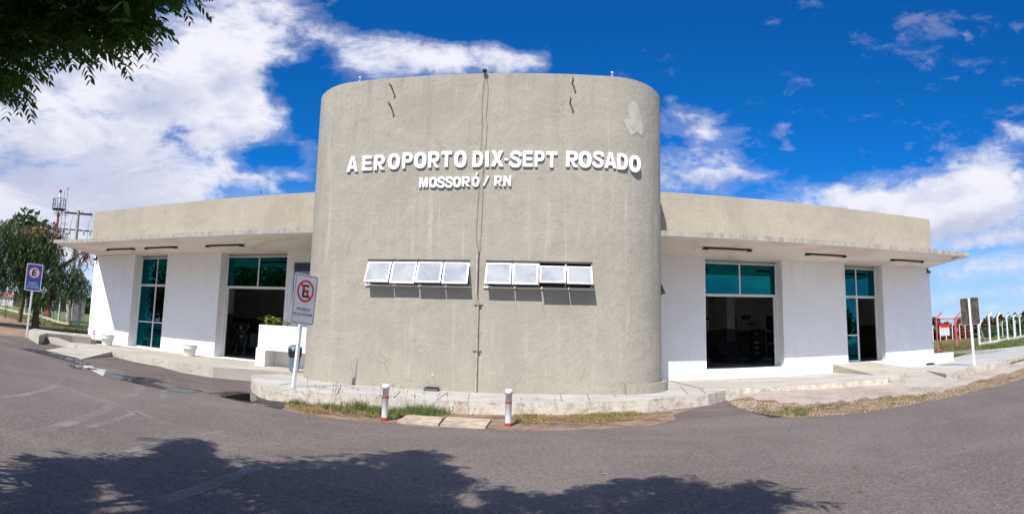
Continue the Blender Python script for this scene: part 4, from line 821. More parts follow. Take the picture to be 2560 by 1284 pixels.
# painted slabs between the bollards
for q4, lab in ((((992, 1058), (1020, 1042), (1108, 1048), (1096, 1066)), 'worn concrete drain slab with faded yellow paint, left one'), (((1100, 1067), (1120, 1047), (1228, 1053), (1214, 1073)), 'concrete drain slab with a yellow painted cross, right one')):
    Q = [at(a, b) for a, b in q4]; c = sum(Q, Vector()) / 4; t = empty('drain_slab', c, lab, 'slab', 'yellow marked slabs')
    m = MB(); m.prism([(v.x, v.y) for v in Q], lambda x, y: -1.46, lambda x, y: -1.372); s = m.build('slab', M_slab, t, bevel=.012)
    m = MB(); Z = Vector((0, 0, -1.3695 - c.z)); Qz = [Vector((v.x, v.y, -1.3695)) for v in Q]
    for a, b in ((0, 2), (1, 3)):
        u = (Qz[b] - Qz[a]); nrm = Vector((-u.y, u.x, 0)).normalized() * .03; A, Bq = Qz[a] + u * .06, Qz[b] - u * .06; m.add([A - nrm, Bq - nrm, Bq + nrm, A + nrm], [(0, 1, 2, 3)])
        Z = None; break_ = False
    m.f = m.f; 
    for v_i in range(4, 8): m.v[v_i] = (m.v[v_i][0], m.v[v_i][1], -1.3685)
    m.build('yellow_cross', M_yellow, t)
# low blocks right of the wall, kerb drain hole
tag(MB().box(15.25, 16.6, 17.0, 17.35, -1.2, -.72).build('low_wall', M_wconc, bevel=.02), 'low whitewashed block against the right end of the building', 'low wall')
p = lvl(647, 968, -1.25)

# ------------------------------------------------------------------ foliage generators
def sprig_mesh(N_, pos, out, L, nl, ll, lw, droop, rs, curve=.35, hang=(.15, .7)):
    """pinnate sprigs: pos (N,3), out (N,3) directions. returns verts, quads, tris. each leaflet is a 7-vertex sickle."""
    V = []; Q = []; T = []; k = 0
    up = np.array([0, 0, 1.0]); K = nl
    pos = np.asarray(pos); d = np.asarray(out); d = d / np.linalg.norm(d, axis=1)[:, None]
    L = L * rs.uniform(.7, 1.25, len(pos)); side = np.cross(d, up); side /= (np.linalg.norm(side, axis=1)[:, None] + 1e-9)
    for j in range(K):
        u = (j + .5) / K; p = pos + d * (L * u)[:, None] - up * (droop * L * u * u)[:, None]
        tan = d - up * (2 * droop * u); tan /= np.linalg.norm(tan, axis=1)[:, None]
        for sg in (-1, 1):
            if rs.random() < .04: continue
            ln = ll * (.55 + .9 * math.sin(PI * min(1, u * .8 + .15))) * rs.uniform(.8, 1.2, len(pos)); a = side * sg * .75 + tan * .5 - up * rs.uniform(hang[0], hang[1], len(pos))[:, None] + rs.normal(0, .15, (len(pos), 3)); a /= np.linalg.norm(a, axis=1)[:, None]
            w = np.cross(a, up) + rs.normal(0, .35, (len(pos), 3)); w /= np.linalg.norm(w, axis=1)[:, None]; w *= (lw * rs.uniform(.8, 1.2, len(pos)))[:, None]; cv = tan * curve - up * .25
            s = [p, p + a * (ln * .33)[:, None] + cv * (ln * .05)[:, None], p + a * (ln * .68)[:, None] + cv * (ln * .25)[:, None], p + a * ln[:, None] + cv * (ln * .55)[:, None]]
            rows = np.stack([s[0], s[1] - w * .5, s[1] + w * .5, s[2] - w * .42, s[2] + w * .42, s[3]], 1)
            b = k + np.arange(len(pos)) * 6; V.append(rows.reshape(-1, 3)); T.append(np.stack([b, b + 1, b + 2], 1)); Q.append(np.stack([b + 1, b + 3, b + 4, b + 2], 1)); T.append(np.stack([b + 3, b + 5, b + 4], 1)); k += 6 * len(pos)
    return np.concatenate(V), np.concatenate(Q), np.concatenate(T)
def rand_dirs(n, rs, z=(-.6, .4)):
    a = rs.uniform(0, 2 * PI, n); return np.stack([np.cos(a), np.sin(a), rs.uniform(*z, n)], 1)
def branches(m, base, tips, r0, rs, fork=.5):
    for tp in tips:
        b_ = Vector(base); tp = Vector(tp); mid = b_.lerp(tp, .5) + Vector((rs.uniform(-.3, .3), rs.uniform(-.3, .3), rs.uniform(0, .4))); m.tube([b_, b_.lerp(mid, .5), mid, tp], [r0, r0 * .7, r0 * .45, r0 * .15], 7)

# ------------------------------------------------------------------ the tree over the camera: its crown shows at top left and its shadow falls on the road
SHp = [(at(a, b).x, at(a, b).y) for a, b in ((30, 1284), (75, 1205), (110, 1165), (180, 1150), (250, 1150), (255, 1165), (370, 1150), (400, 1135), (430, 1110), (480, 1094), (550, 1108), (550, 1130), (560, 1145), (620, 1165), (700, 1175), (800, 1185), (900, 1168), (960, 1175), (1000, 1165), (1005, 1135), (1030, 1125), (1085, 1125), (1110, 1160), (1160, 1170), (1200, 1190), (1215, 1215), (1260, 1187), (1340, 1225), (1430, 1235), (1450, 1212), (1520, 1208), (1560, 1185), (1620, 1197), (1655, 1180), (1700, 1205), (1760, 1195), (1810, 1225), (1850, 1205), (1930, 1225), (1980, 1255), (1940, 1284))]
SHp = SHp + [(1.6, 2.6), (2.0, 0), (1.0, -6), (-7, -6), (-5.5, -1), (-3.0, 1.75)]
SHp = np.array(SHp)
def inside(P, poly):
    x, y = P[:, 0], P[:, 1]; r = np.zeros(len(P), bool); n = len(poly)
    for i in range(n):
        x0, y0 = poly[i]; x1, y1 = poly[(i + 1) % n]
        c = ((y0 > y) != (y1 > y)) & (x < (x1 - x0) * (y - y0) / (y1 - y0 + 1e-12) + x0); r ^= c
    return r
rs = np.random.default_rng(11)
VIEW = np.array([(-400, -400), (480, -400), (485, -10), (440, 22), (405, 38), (372, 50), (368, 75), (370, 112), (352, 128), (325, 136), (300, 140), (298, 165), (285, 160), (262, 122), (235, 120), (212, 140), (213, 190), (180, 200), (150, 190), (112, 196), (92, 150), (85, 128), (65, 120), (45, 125), (50, 165), (38, 170), (0, 130), (-400, 120)], float)
VIEW[:, 1] -= 14
VIEW2 = np.array([(-400, 100), (0, 130), (38, 165), (62, 190), (84, 215), (80, 248), (50, 262), (20, 262), (0, 250), (-400, 240)], float)
def okview(P):
    c = P @ CR; c = c / np.linalg.norm(c, axis=1)[:, None]; px = CX + F * np.arctan2(c[:, 0], c[:, 1]); py = CY - F * np.arcsin(c[:, 2])
    vis = (px > -160) & (px < 3000) & (py > np.where(px > 500, -330, -90)) & (py < 1330) & (P[:, 1] > -2)
    q = np.stack([px, py], 1); return (~vis) | inside(q, VIEW) | inside(q, VIEW2), vis, q
def shadow_of(P):
    t = (P[:, 2] + 1.42) / SUN.z; return P[:, :2] - np.array([SUN.x, SUN.y]) * t[:, None]
cand = []
# crown in general: choose a shadow point, lift it towards the sun to a height in the crown
n = 110000; xy = np.stack([rs.uniform(-8, 3, n), rs.uniform(-6, 7.2, n)], 1); z = rs.uniform(1.6, 4.0, n)
t = (z + 1.42) / SUN.z; P = np.stack([xy[:, 0] + SUN.x * t, xy[:, 1] + SUN.y * t, z], 1)
clump = rs.normal(0, 1, (90, 3)) 
ok, vis, _ = okview(P); ok2, _, _ = okview(P - np.array([0, 0, .34])); keep = inside(xy, SHp) & ok & ok2
P = P[keep]; xy = xy[keep]
# clumpy: a lattice of gaps lets sun patches through
gap = np.sin(xy[:, 0] * 2.9 + 1.3 * np.sin(xy[:, 1] * 2.1)) * np.sin(xy[:, 1] * 3.3 + 1.1 * np.sin(xy[:, 0] * 1.7))
sx = shadow_of(P); hole = np.zeros(len(P), bool)
for hp in (((1290, 1262), (1345, 1248), (1380, 1266), (1330, 1284)), ((0, 1200), (40, 1195), (70, 1225), (40, 1290), (-40, 1290)), ((1100, 1172), (1135, 1160), (1165, 1178), (1130, 1190)), ((965, 1140), (1000, 1128), (1004, 1165), (975, 1172)),  ((820, 1250), (870, 1238), (900, 1252), (850, 1268)), ((430, 1180), (520, 1168), (560, 1182), (470, 1196)), ((1600, 1225), (1640, 1218), (1655, 1232), (1615, 1240)), ((230, 1290), (300, 1250), (420, 1212), (405, 1240), (340, 1290)), ((590, 1290), (640, 1258), (720, 1248), (770, 1258), (720, 1290)), ((1165, 1200), (1215, 1203), (1252, 1238), (1225, 1284), (1160, 1270), (1112, 1236)), ((1500, 1250), (1560, 1240), (1570, 1262), (1520, 1275)), ((60, 1250), (130, 1225), (170, 1240), (90, 1275)), ((1700, 1250), (1750, 1240), (1770, 1262), (1720, 1275)), ((560, 1150), (610, 1160), (700, 1182), (640, 1186), (575, 1172)), ((900, 1215), (960, 1205), (975, 1222), (920, 1235))):
    hole |= inside(sx, np.array([(at(a, b).x, at(a, b).y) for a, b in hp]))
P = P[((gap < .42) & ~hole) | (rs.random(len(P)) < .006)]
front = P[shadow_of(P)[:, 1] > 1.5]; rear = P[shadow_of(P)[:, 1] <= 1.5]
print('crown candidates', len(front), len(rear))
P = np.concatenate([front[:8000], rear[:8500]]); vv = okview(P)[1]; P = P[(~vv) | (rs.random(len(P)) < .05)]
# explicit sprigs for the hanging boughs that show at the top left
n = 30000; qx = rs.uniform(-150, 500, n); qy = rs.uniform(-150, 262, n); q = np.stack([qx, qy], 1); inv = inside(q, VIEW) | inside(q, VIEW2)
q = q[inv]; D = np.array([dirs(a, b) for a, b in q[:2400]]); r = rs.uniform(3.4, 4.7, len(D)); V3 = D * r[:, None]
okb, _, _ = okview(V3 - np.array([0, 0, .16])); V3 = V3[okb & (inside(shadow_of(V3), SHp) | (rs.random(len(V3)) < .3))][:1500]; print('bough sprigs', len(V3))
tree = empty('shade_tree', (-4.6, -3.4, -1.42), 'leafy tree standing over the camera, its boughs hanging in at top left', 'tree')
o1 = rand_dirs(len(P), rs, (-.7, .3)); tip_in = inside(shadow_of(P + o1 / np.linalg.norm(o1, axis=1)[:, None] * .16), SHp); P = P[tip_in]; o1 = o1[tip_in]; A = sprig_mesh(0, P, o1, .25, 6, .085, .030, .35, rs)
o2 = rand_dirs(len(V3), rs, (-.6, .1)); Bm = sprig_mesh(0, V3, o2, .25, 9, .050, .021, .30, rs, .5, (.0, .35))
# sprays standing out of the crown's edge towards the building, each a leafy twig
E0, ED = [], []
n_c = 45
for i in range(n_c - 1):
    a, b = SHp[i], SHp[i + 1]; seg = b - a; L_ = np.linalg.norm(seg); nrm = np.array([-seg[1], seg[0]]) / (L_ + 1e-9)
    for k_ in range(max(2, int(L_ / .085))):
        p_ = a + seg * rs.random() - nrm * rs.uniform(-.02, .14); th = rs.normal(0, .7); dv = np.array([nrm[0] * math.cos(th) - nrm[1] * math.sin(th), nrm[0] * math.sin(th) + nrm[1] * math.cos(th)])
        t_ = rs.uniform(3.2, 5.2); q_ = np.array([p_[0] + SUN.x * t_, p_[1] + SUN.y * t_, -1.42 + SUN.z * t_])
        if okview(q_[None])[1][0]: continue
        E0.append(q_); ED.append((dv[0], dv[1], rs.normal(0, .15)))
Em = sprig_mesh(0, np.array(E0), np.array(ED), .36, 7, .13, .030, .15, rs); print('edge sprays', len(E0))
V_ = np.concatenate([A[0], Bm[0], Em[0]]); off = len(A[0]); of2 = off + len(Bm[0]); raw('crown', V_, [np.concatenate([A[1], Bm[1] + off, Em[1] + of2]), np.concatenate([A[2], Bm[2] + off, Em[2] + of2])], M_leaf, tree)
m = MB(); rp = random.Random(4); fork = Vector((-4.2, -3.1, 1.2)); m.tube([(-4.6, -3.4, -1.5), (-4.55, -3.35, -.8), (-4.4, -3.2, .2), fork], [.26, .21, .18, .16], 12)
m.build('trunk', M_bark, tree); m = MB(); tips = [P[i] for i in rs.integers(0, len(P), 26)] + [V3[i] for i in rs.integers(0, len(V3), 10)]
tips = [tp for tp in tips if not (tp[1] > 0 and tp[0] > -1.5)]
branches(m, fork, tips, .09, rp); m.build('branch', M_bark, tree)

# trees across the road behind the camera, seen in the door glass
def round_tree(base, H, Rr, label, seed, n=1500, mt=None, leaf=.34, group=None, name='broadleaf_tree', squash=.8, cat='tree', trunk=True):
    r = np.random.default_rng(seed); t = empty(name, base, label, cat, group); c = []
    nb = 12; cl = r.normal(0, 1, (nb, 3)); cl /= np.linalg.norm(cl, axis=1)[:, None]; cl *= (Rr * .62); cl[:, 2] *= squash
    for i in range(nb):
        k_ = n // nb; dd = r.normal(0, 1, (k_, 3)); dd /= np.linalg.norm(dd, axis=1)[:, None]; c.append(cl[i] + dd * (Rr * .52) * r.uniform(.35, 1.05, (k_, 1)))
    c = np.concatenate(c); cz = H - Rr * squash * 1.05; P = c + np.array([base[0], base[1], base[2] + cz])
    a = r.normal(0, 1, (len(P), 3)); a /= np.linalg.norm(a, axis=1)[:, None]; b_ = np.cross(a, r.normal(0, 1, (len(P), 3))); b_ /= np.linalg.norm(b_, axis=1)[:, None]; s = leaf * r.uniform(.6, 1.3, (len(P), 1))
    V = np.stack([P - a * s, P - b_ * s * .5, P + a * s, P + b_ * s * .5], 1).reshape(-1, 3); raw('crown', V, np.arange(len(V)).reshape(-1, 4), mt or M_leaf, t)
    if trunk:
        m = MB(); bs = Vector(base); top_ = bs + Vector((.1, .1, cz * .9)); m.tube([bs - Vector((0, 0, .1)), bs.lerp(top_, .5) + Vector((.1, 0, 0)), top_], [.05 * Rr + .06, .04 * Rr + .05, .1], 8)
        for i in range(5): e = P[r.integers(0, len(P))]; m.tube([bs.lerp(top_, .7), e], [.05 * Rr, .02], 5)
        m.build('trunk', M_bark, t)
    return t
for i, (x, y, H, Rr) in enumerate(((-18, -3, 6.8, 3.2), (-23, -5.5, 7.8, 3.8), (-29, -7, 7.2, 3.6), (-36, -9, 8.2, 4.2), (24, -6, 4.4, 2.6), (33, -9, 5.0, 3.0))):
    lab = ['tree across the road behind the camera, reflected beside the doorway mullion', 'tallest of the trees reflected in the left doorway transom', 'tree reflected in the left corner of the doorway transom', 'tree reflected low in the narrow glazed door',
           'low tree across the road reflected in the right doorway transom', 'low tree reflected in the narrow right door'][i]
    round_tree((x, y, G(x)), H, Rr, lab, 40 + i, 2200, leaf=.30, group='trees across the road')

# ------------------------------------------------------------------ the tree at the left
tb = at(88, 822); TD = tb.length
def tpt(px, py, dd=0.0): d = dirs(px, py); dh = math.hypot(d[0], d[1]); return Vector(d * ((math.hypot(tb.x, tb.y) + dd) / dh))
t = empty('roadside_tree', tb, 'tree with drooping dark leaves and brown dry sprays behind the blue sign', 'tree')
rs = np.random.default_rng(21); C = []
OUT = np.array([(-150, 545), (-60, 535), (20, 548), (55, 560), (75, 575), (100, 575), (130, 600), (150, 620), (158, 650), (180, 650), (205, 670), (222, 695), (226, 730), (205, 730), (190, 722), (180, 745), (165, 730), (150, 732), (120, 745), (98, 750), (60, 728), (40, 690), (28, 705), (0, 708), (-150, 700)], float)
qq = np.stack([rs.uniform(-150, 235, 9000), rs.uniform(530, 750, 9000)], 1); qq = qq[inside(qq, OUT)][:3600]
# clumps: thin some cells so that sky shows through
g_ = np.sin(qq[:, 0] * .09 + 2 * np.sin(qq[:, 1] * .05)) * np.sin(qq[:, 1] * .11 + 1.5 * np.sin(qq[:, 0] * .04)); qq = qq[(g_ < .45) | (rs.random(len(qq)) < .25)]
Pl = np.array([tpt(a, b, rs.normal(0, 1.1)) for a, b in qq])
out = rand_dirs(len(Pl), rs, (-1.3, -.2)); A = sprig_mesh(0, Pl, out, .60, 8, .17, .036, .9, rs, .1)
raw('crown', A[0], [A[1], A[2]], M_ltree, t)
bl = [(60 + rs.normal(0, 40), 560 + abs(rs.normal(0, 14))) for _ in range(70)] + [(rs.uniform(90, 155), rs.uniform(552, 580)) for _ in range(70)] + [(rs.uniform(-10, 220), rs.uniform(580, 700)) for _ in range(55)] + [(rs.uniform(180, 225), rs.uniform(612, 632)) for _ in range(36)] + [(rs.uniform(20, 50), rs.uniform(540, 556)) for _ in range(25)] + [(rs.uniform(128, 160), rs.uniform(580, 640)) for _ in range(30)]
Pb = np.array([tpt(a, b, rs.normal(0, .5)) for a, b in bl]); A = sprig_mesh(0, Pb, rand_dirs(len(Pb), rs, (-1.6, -.5)), .55, 5, .22, .05, .9, rs, .1); raw('dry_spray', A[0], [A[1], A[2]], M_brownleaf, t)
Py = np.array([tpt(a, b, -.6) for a, b in ((92, 572), (98, 568), (95, 580), (52, 648), (55, 660), (50, 655), (70, 590), (8, 590), (88, 576), (100, 576))]); A = sprig_mesh(0, Py, rand_dirs(len(Py), rs, (-.5, .6)), .35, 5, .2, .08, .4, rs, .1); raw('yellow_spray', A[0], [A[1], A[2]], M_yleaf, t)
m = MB(); f_ = tpt(92, 722); m.tube([tb - Vector((0, 0, .15)), tpt(90, 780), f_], [.27, .19, .17], 10); m.build('trunk', M_bark, t)
m = MB(); rp = random.Random(8)
for e in ((40, 600), (95, 600), (140, 640), (190, 690), (20, 660), (150, 575), (60, 560), (200, 640), (225, 618)): m.tube([f_, f_.lerp(tpt(*e), .5) + Vector((0, 0, .2)), tpt(*e)], [.11, .07, .025], 6)
m.build('branch', M_bark, t)
# shoots round the trunk foot
m = MB(); q = random.Random(5)
for k_ in range(150):
    p = tpt(q.uniform(72, 112), q.uniform(748, 812), q.uniform(-.4, .4)); broadleaf(m, p, (q.uniform(-1, 1), q.uniform(-1, 1), q.uniform(-.2, .6)), q.uniform(.15, .28), .10)
m.build('shoots', M_ltree, t)
q3 = tpt(0, 560, 3); round_tree((q3.x - 1.2, q3.y + 3, G(q3.x)), 7.4, 2.4, 'bright green crown edge behind the drooping tree at the left border', 77, 900, M_green2, .3)
# two thin saplings
t = empty('sapling', at(12, 795), 'pair of thin bare saplings by the fence at the far left', 'sapling'); b_ = at(12, 795); MB().tube([b_, b_ + Vector((-.05, 0, 1.2)), b_ + Vector((.1, .1, 2.6))], [.03, .025, .012], 6).build('stem', M_bark, t); MB().tube([b_ + Vector((.08, 0, 0)), b_ + Vector((.25, 0, 1.3)), b_ + Vector((.2, .1, 2.4))], [.03, .022, .012], 6).build('stem', M_bark, t)

# ------------------------------------------------------------------ left background
def fpost(base, H, mt, lean_dir, label, group, w=.13, arm=.45):
    t = empty('fence_post', base, label, 'fence post', group)
    MB().box(-w / 2, w / 2, -w / 2, w / 2, -.1, H).build('shaft', mt, t, local=True, bevel=.01)
    e = Vector((lean_dir[0], lean_dir[1], 0)).normalized(); MB().bar((0, 0, H - .02), (e.x * arm * .75, e.y * arm * .75, H + arm * .75), w * .8).build('angled_top', mt, t, local=True); return t
LFP = [(0, 770), (30, 778), (62, 786), (103, 794), (146, 808), (196, 820)]
lp = [at(a, b) for a, b in LFP]
for i, p in enumerate(lp):
    lab = ['concrete fence post at the left edge of the photo', 'concrete fence post left of the blue sign post', 'concrete fence post hidden behind the blue sign post', 'concrete fence post just right of the tree trunk', 'pale concrete fence post between the red column and the cabinet', 'twin pale post in front of the concrete cabinet'][i]
    Hh = 2.75; fpost(p, Hh, M_conc, (-1, -.6), lab, 'left boundary fence posts')
t = empty('wire_fence', lp[0], 'wire mesh fence strung on the concrete posts at the left', 'fence'); m = MB()
for a, b_ in zip(lp[:-1], lp[1:]):
    for k_ in range(9): z = .2 + k_ * .3; m.tube([a + Vector((0, 0, z)), b_ + Vector((0, 0, z))], .006, 4, False)
    n_ = int((b_ - a).length / .4)
    for k_ in range(n_): q_ = a.lerp(b_, k_ / n_); m.tube([q_ + Vector((0, 0, .15)), q_ + Vector((0, 0, 2.6))], .004, 4, False)
m.build('mesh', M_steel, t); m = MB()
for a, b_ in zip([lp[0] + (lp[0] - lp[1]) * 2] + lp, lp + [lp[-1] + (lp[-1] - lp[-2]) * 1.5]): m.bar(a + Vector((0, 0, .06)), b_ + Vector((0, 0, .06)), .16, .26)
m.build('base_kerb', plain('pinkish_kerb', (.52, .42, .34), .9, .15, 4), t)
# pavement end kerbs
tag(MB().bar(tuple(lvl(185, 838, -.80)), tuple(lvl(222, 843, -.83)), .3, .14).build('kerb_block', M_wconc), 'short whitewashed kerb at the grass corner by the left wall end', 'kerb')
# beacon mast
mb = at(118, 792); MD = math.hypot(mb.x, mb.y) + 3.0
def mpt(px, py, dd=0.0, base=MD): d = dirs(px, py); dh = math.hypot(d[0], d[1]); return Vector(d * ((base + dd) / dh))
b_ = mpt(121, 790); tp = mpt(155, 482)
b_.z = G(b_.x) + .2; tp = Vector((b_.x, b_.y, tp.z)); H_ = tp.z - b_.z
t = empty('beacon_mast', b_, 'tall red and white steel mast with a ladder and caged platform', 'mast')
n_ = 6; segs = [0, .27, .42, .56, .70, .83, 1.0]
for i in range(6):
    MB().tube([(0, 0, H_ * segs[i]), (0, 0, H_ * segs[i + 1])], [.24 - .025 * i, .22 - .025 * i], 12).build('mast_section', M_mastred if i % 2 == 0 else M_wpost, t, local=True)
m = MB(); zp = H_ * .86; rr_ = .72
for k_ in range(14):
    a = 2 * PI * k_ / 14; m.tube([(rr_ * math.cos(a), rr_ * math.sin(a), zp), (rr_ * math.cos(a), rr_ * math.sin(a), zp + 1.15)], .025, 5)
for z in (zp, zp + .55, zp + 1.15): m.tube([(rr_ * math.cos(2 * PI * k_ / 20), rr_ * math.sin(2 * PI * k_ / 20), z) for k_ in range(21)], .03, 5)
for k_ in range(4): a = PI / 2 * k_ + .4; m.tube([(rr_ * math.cos(a), rr_ * math.sin(a), zp), (.1 * math.cos(a), .1 * math.sin(a), zp - .9)], .03, 5)
m.build('platform_rail', M_dark, t, local=True); MB().lathe((0, 0, zp - .04), [(.2, 0), (rr_, 0), (rr_, .05), (.2, .05)], 20).build('platform_floor', M_dark, t, local=True)
m = MB(); lx = Vector((.62, .45, 0))
for s_ in (-.2, .2): m.tube([lx + Vector((s_, s_ * .5, .5)), lx * .8 + Vector((s_, s_ * .5, zp + .3))], .025, 5)
for k_ in range(int(zp / .35)): z = .6 + k_ * .35; m.tube([lx + Vector((-.2, -.1, z)), lx + Vector((.2, .1, z))], .015, 4)
for k_ in range(int(zp / 1.0)):
    z = 2.2 + k_ * 1.0
    if z < zp: m.tube([lx + Vector((.35 * math.cos(a), .35 * math.sin(a), z)) for a in [2 * PI * j / 10 for j in range(11)]], .015, 4)
m.build('ladder', M_dark, t, local=True)
m = MB(); m.lathe((0, 0, H_), [(.1, 0), (.16, .05), (.16, .3), (.1, .36), (0, .4)], 12); m.build('beacon', M_mastred, t, local=True)
m = MB(); m.tube([(.5, .2, zp + 1.1), (.5, .2, zp + 2.2)], .02, 5); m.tube([(.9, .3, zp + 1.1), (.9, .3, zp + 2.3)], .02, 5); m.tube([(.78, .3, zp + 2.35), (1.02, .3, zp + 2.35)], .05, 6); m.build('rod', M_dark, t, local=True)
for z in (.48, .58, .66): m = MB(); m.tube([(.95, .5, H_ * z), (1.35, .7, H_ * z + .1)], [.10, .16], 8); m.build('floodlight', M_steel, t, local=True)
# red column under it and grey pole
def pole(px, py, top_py, w, mt, label, dd=1.0, name='pole'):
    p = at(px, py); h = mpt(px, top_py, 0, math.hypot(p.x, p.y)).z - p.z
    t = empty(name, p, label, 'column'); m = MB(); m.box(-w / 2, w / 2, -w / 2, w / 2, -.1, h); m.build('shaft', mt, t, local=True, bevel=.02); return t
pole(119, 790, 735, .50, M_mastred, 'thick red painted column behind the drooping tree', name='red_column'); pole(131, 780, 735, .36, plain('blue_grey_concrete', (.20, .22, .25), .9, .1, 4), 'blue-grey concrete column right of the red column', name='grey_column')
# utility pole
ub = at(170, 808); U = math.hypot(ub.x, ub.y); th_ = mpt(199, 526, 0, U).z - ub.z
t = empty('utility_pole', ub, 'concrete utility pole with two crossarms and insulators beside the building', 'utility pole'); t.rotation_euler = (0, 0, R_(45))
MB().tube([(0, 0, -.1), (0, 0, th_)], [.20, .12], 10).build('pole', M_dconc, t, local=True)
m = MB(); m.box(-1.2, 1.2, -.07, .07, th_ - .35, th_ - .2); m.build('crossarm', M_dark, t, local=True); m = MB(); m.box(-1.3, 1.3, -.05, .05, th_ - 1.75, th_ - 1.65); m.build('crossarm', M_dark, t, local=True)
for x in (-1.15, -.6, .6, 1.15):
    MB().lathe((x, -.12, th_ - 2.1), [(.03, 0), (.09, .05), (.05, .12), (.09, .2), (.05, .28), (.08, .36), (.02, .45)], 8).build('insulator', M_steel, t, local=True)
for x in (-.9, 0.3, 1.0): MB().lathe((x, 0, th_ - .2), [(.03, 0), (.06, .06), (.03, .16)], 8).build('insulator', M_steel, t, local=True)
m = MB()
for x0, x1 in ((-1.3, -1.1), (1.2, .9), (-.3, -.5)): m.tube([(x0, -.1, th_ - .3), (x0 - .25, -.2, th_ - 1.1), (x1, -.2, th_ - 2.3), (x1 + .6, -.2, th_ - 3.4)], .015, 4)
m.build('wire', M_wire, t, local=True)
# cabinet
cb = at(163, 800); ce = at(216, 815); cd = (ce - cb); t = empty('transformer_cabinet', cb, 'concrete meter cabinet with white doors carrying red warning marks', 'cabinet')
u = Vector((cd.x, cd.y, 0)).normalized(); v = Vector((-u.y, u.x, 0)); L_ = 3.0; Hc = 2.5
m = MB(); m.obox(cb + u * L_ / 2 + v * .6 + Vector((0, 0, Hc / 2)), u * L_ / 2, v * .6, Vector((0, 0, Hc / 2))); m.build('body', M_dconc, t, bevel=.02)
for k_ in range(2):
    c = cb + u * (.45 + .75 * k_) - v * .03 + Vector((0, 0, 1.75)); d_ = MB().obox(c, u * .36, v * .02, Vector((0, 0, .6))).build('door', M_wpost, t); MB().obox(c - v * .025 + Vector((0, 0, .3)), u * .10, v * .004, Vector((0, 0, .12))).build('warning_mark', M_sred, d_)
m = MB(); m.obox(cb + u * L_ / 2 + v * .6 + Vector((0, 0, Hc + .05)), u * (L_ / 2 + .1), v * .7, Vector((0, 0, .05))); m.build('roof', M_dconc, t)
p = at(222, 800) + Vector((1, 6, 0)); t = empty('shed', p, 'corrugated metal shed roof behind the cabinet', 'shed'); MB().box(-1.6, 3, 0, 3, 0, 2.9).build('wall', M_steel, t, local=True); m = MB()
for k_ in range(26): m.box(-1.8 + k_ * .2, -1.7 + k_ * .2, -.3, 3.3, 2.9, 3.05)
m.box(-1.8, 3.4, -.3, 3.3, 2.86, 2.92); m.build('roof', M_steel, t, local=True)
# far houses
for i, (px, w_, h_, dd) in enumerate(((138, 16, 3.4, 130), (60, 20, 3.0, 120), (20, 22, 3.2, 140), (95, 14, 3.0, 150), (158, 12, 3.0, 150))):
    d = dirs(px, 760); q_ = Vector(d) / math.hypot(d[0], d[1]) * dd; q_.z = G(q_.x)
    t = empty('far_house', q_, ['white house with tiled roof beyond the fence, right of the red column', 'long pale house seen under the tree left of the blue sign', 'pale house at the left edge beyond the fence', 'small far house behind the tree trunk', 'small far house left of the cabinet'][i], 'house', 'houses beyond the left fence', R_(35))
    MB().box(-w_ / 2, w_ / 2, -3, 3, 0, h_ * .75).build('wall', M_house, t, local=True); m = MB()
    m.add([(-w_ / 2 - .4, -3.4, h_ * .72), (w_ / 2 + .4, -3.4, h_ * .72), (w_ / 2 + .4, 3.4, h_ * .72), (-w_ / 2 - .4, 3.4, h_ * .72), (-w_ / 2 - .4, 0, h_ + .5), (w_ / 2 + .4, 0, h_ + .5)], [(0, 1, 5, 4), (2, 3, 4, 5), (0, 4, 3), (1, 2, 5), (0, 3, 2, 1)]); m.build('roof', M_tile, t, local=True)
    for k_ in range(3): MB().box(-w_ / 2 + w_ * (k_ + .3) / 3, -w_ / 2 + w_ * (k_ + .3) / 3 + 1.2, -3.03, -2.99, 1.0, 2.1).build('window', M_dark, t, local=True)
# yellow ladder frame at far left
p = at(20, 783) + Vector((-1.5, 3, 0)); t = empty('ladder_frame', p, 'yellow metal frame standing beyond the left fence', 'frame'); m = MB()
for x in (-.35, .35): m.bar((x, 0, 0), (x, 0, 3.4), .05)
for z in (1.6, 2.2, 2.8, 3.4): m.bar((-.35, 0, z), (.35, 0, z), .05)
m.build('frame', M_yellow, t, local=True)

# ------------------------------------------------------------------ right background
g0, g1, g2 = at(2344, 879), at(2392, 872), at(2431, 866)
t = empty('gate', g0, 'red metal gate with two leaves beside the right end of the building', 'gate'); hgt = mpt(2338, 797, 0, math.hypot(g0.x, g0.y)).z - g0.z; gd = (g2 - g0).normalized()
for a, b_ in ((g0, g1), (g1, g2)):
    a, b_ = a + gd * .05, b_ - gd * .05; m = MB(); 
    for q0, q1 in ((a, a + Vector((0, 0, hgt))), (b_, b_ + Vector((0, 0, hgt))), (a + Vector((0, 0, hgt)), b_ + Vector((0, 0, hgt))), (a + Vector((0, 0, .12)), b_ + Vector((0, 0, .12)))): m.bar(q0, q1, .09)
    lf = m.build('gate_leaf', M_gred, t); m = MB()
    for k_ in range(1, 14): q0 = a.lerp(b_, k_ / 14); m.tube([q0 + Vector((0, 0, .1)), q0 + Vector((0, 0, hgt))], .008, 4, False)
    for k_ in range(1, 9): z = hgt * k_ / 9; m.tube([a + Vector((0, 0, z)), b_ + Vector((0, 0, z))], .008, 4, False)
    m.build('wire_mesh', M_gred, lf)
for q0 in (g0, g1): MB().bar(q0 + Vector((0, 0, hgt)), q0 + Vector((.5, -.2, hgt + .5)), .11).build('angled_top', M_gred, t)
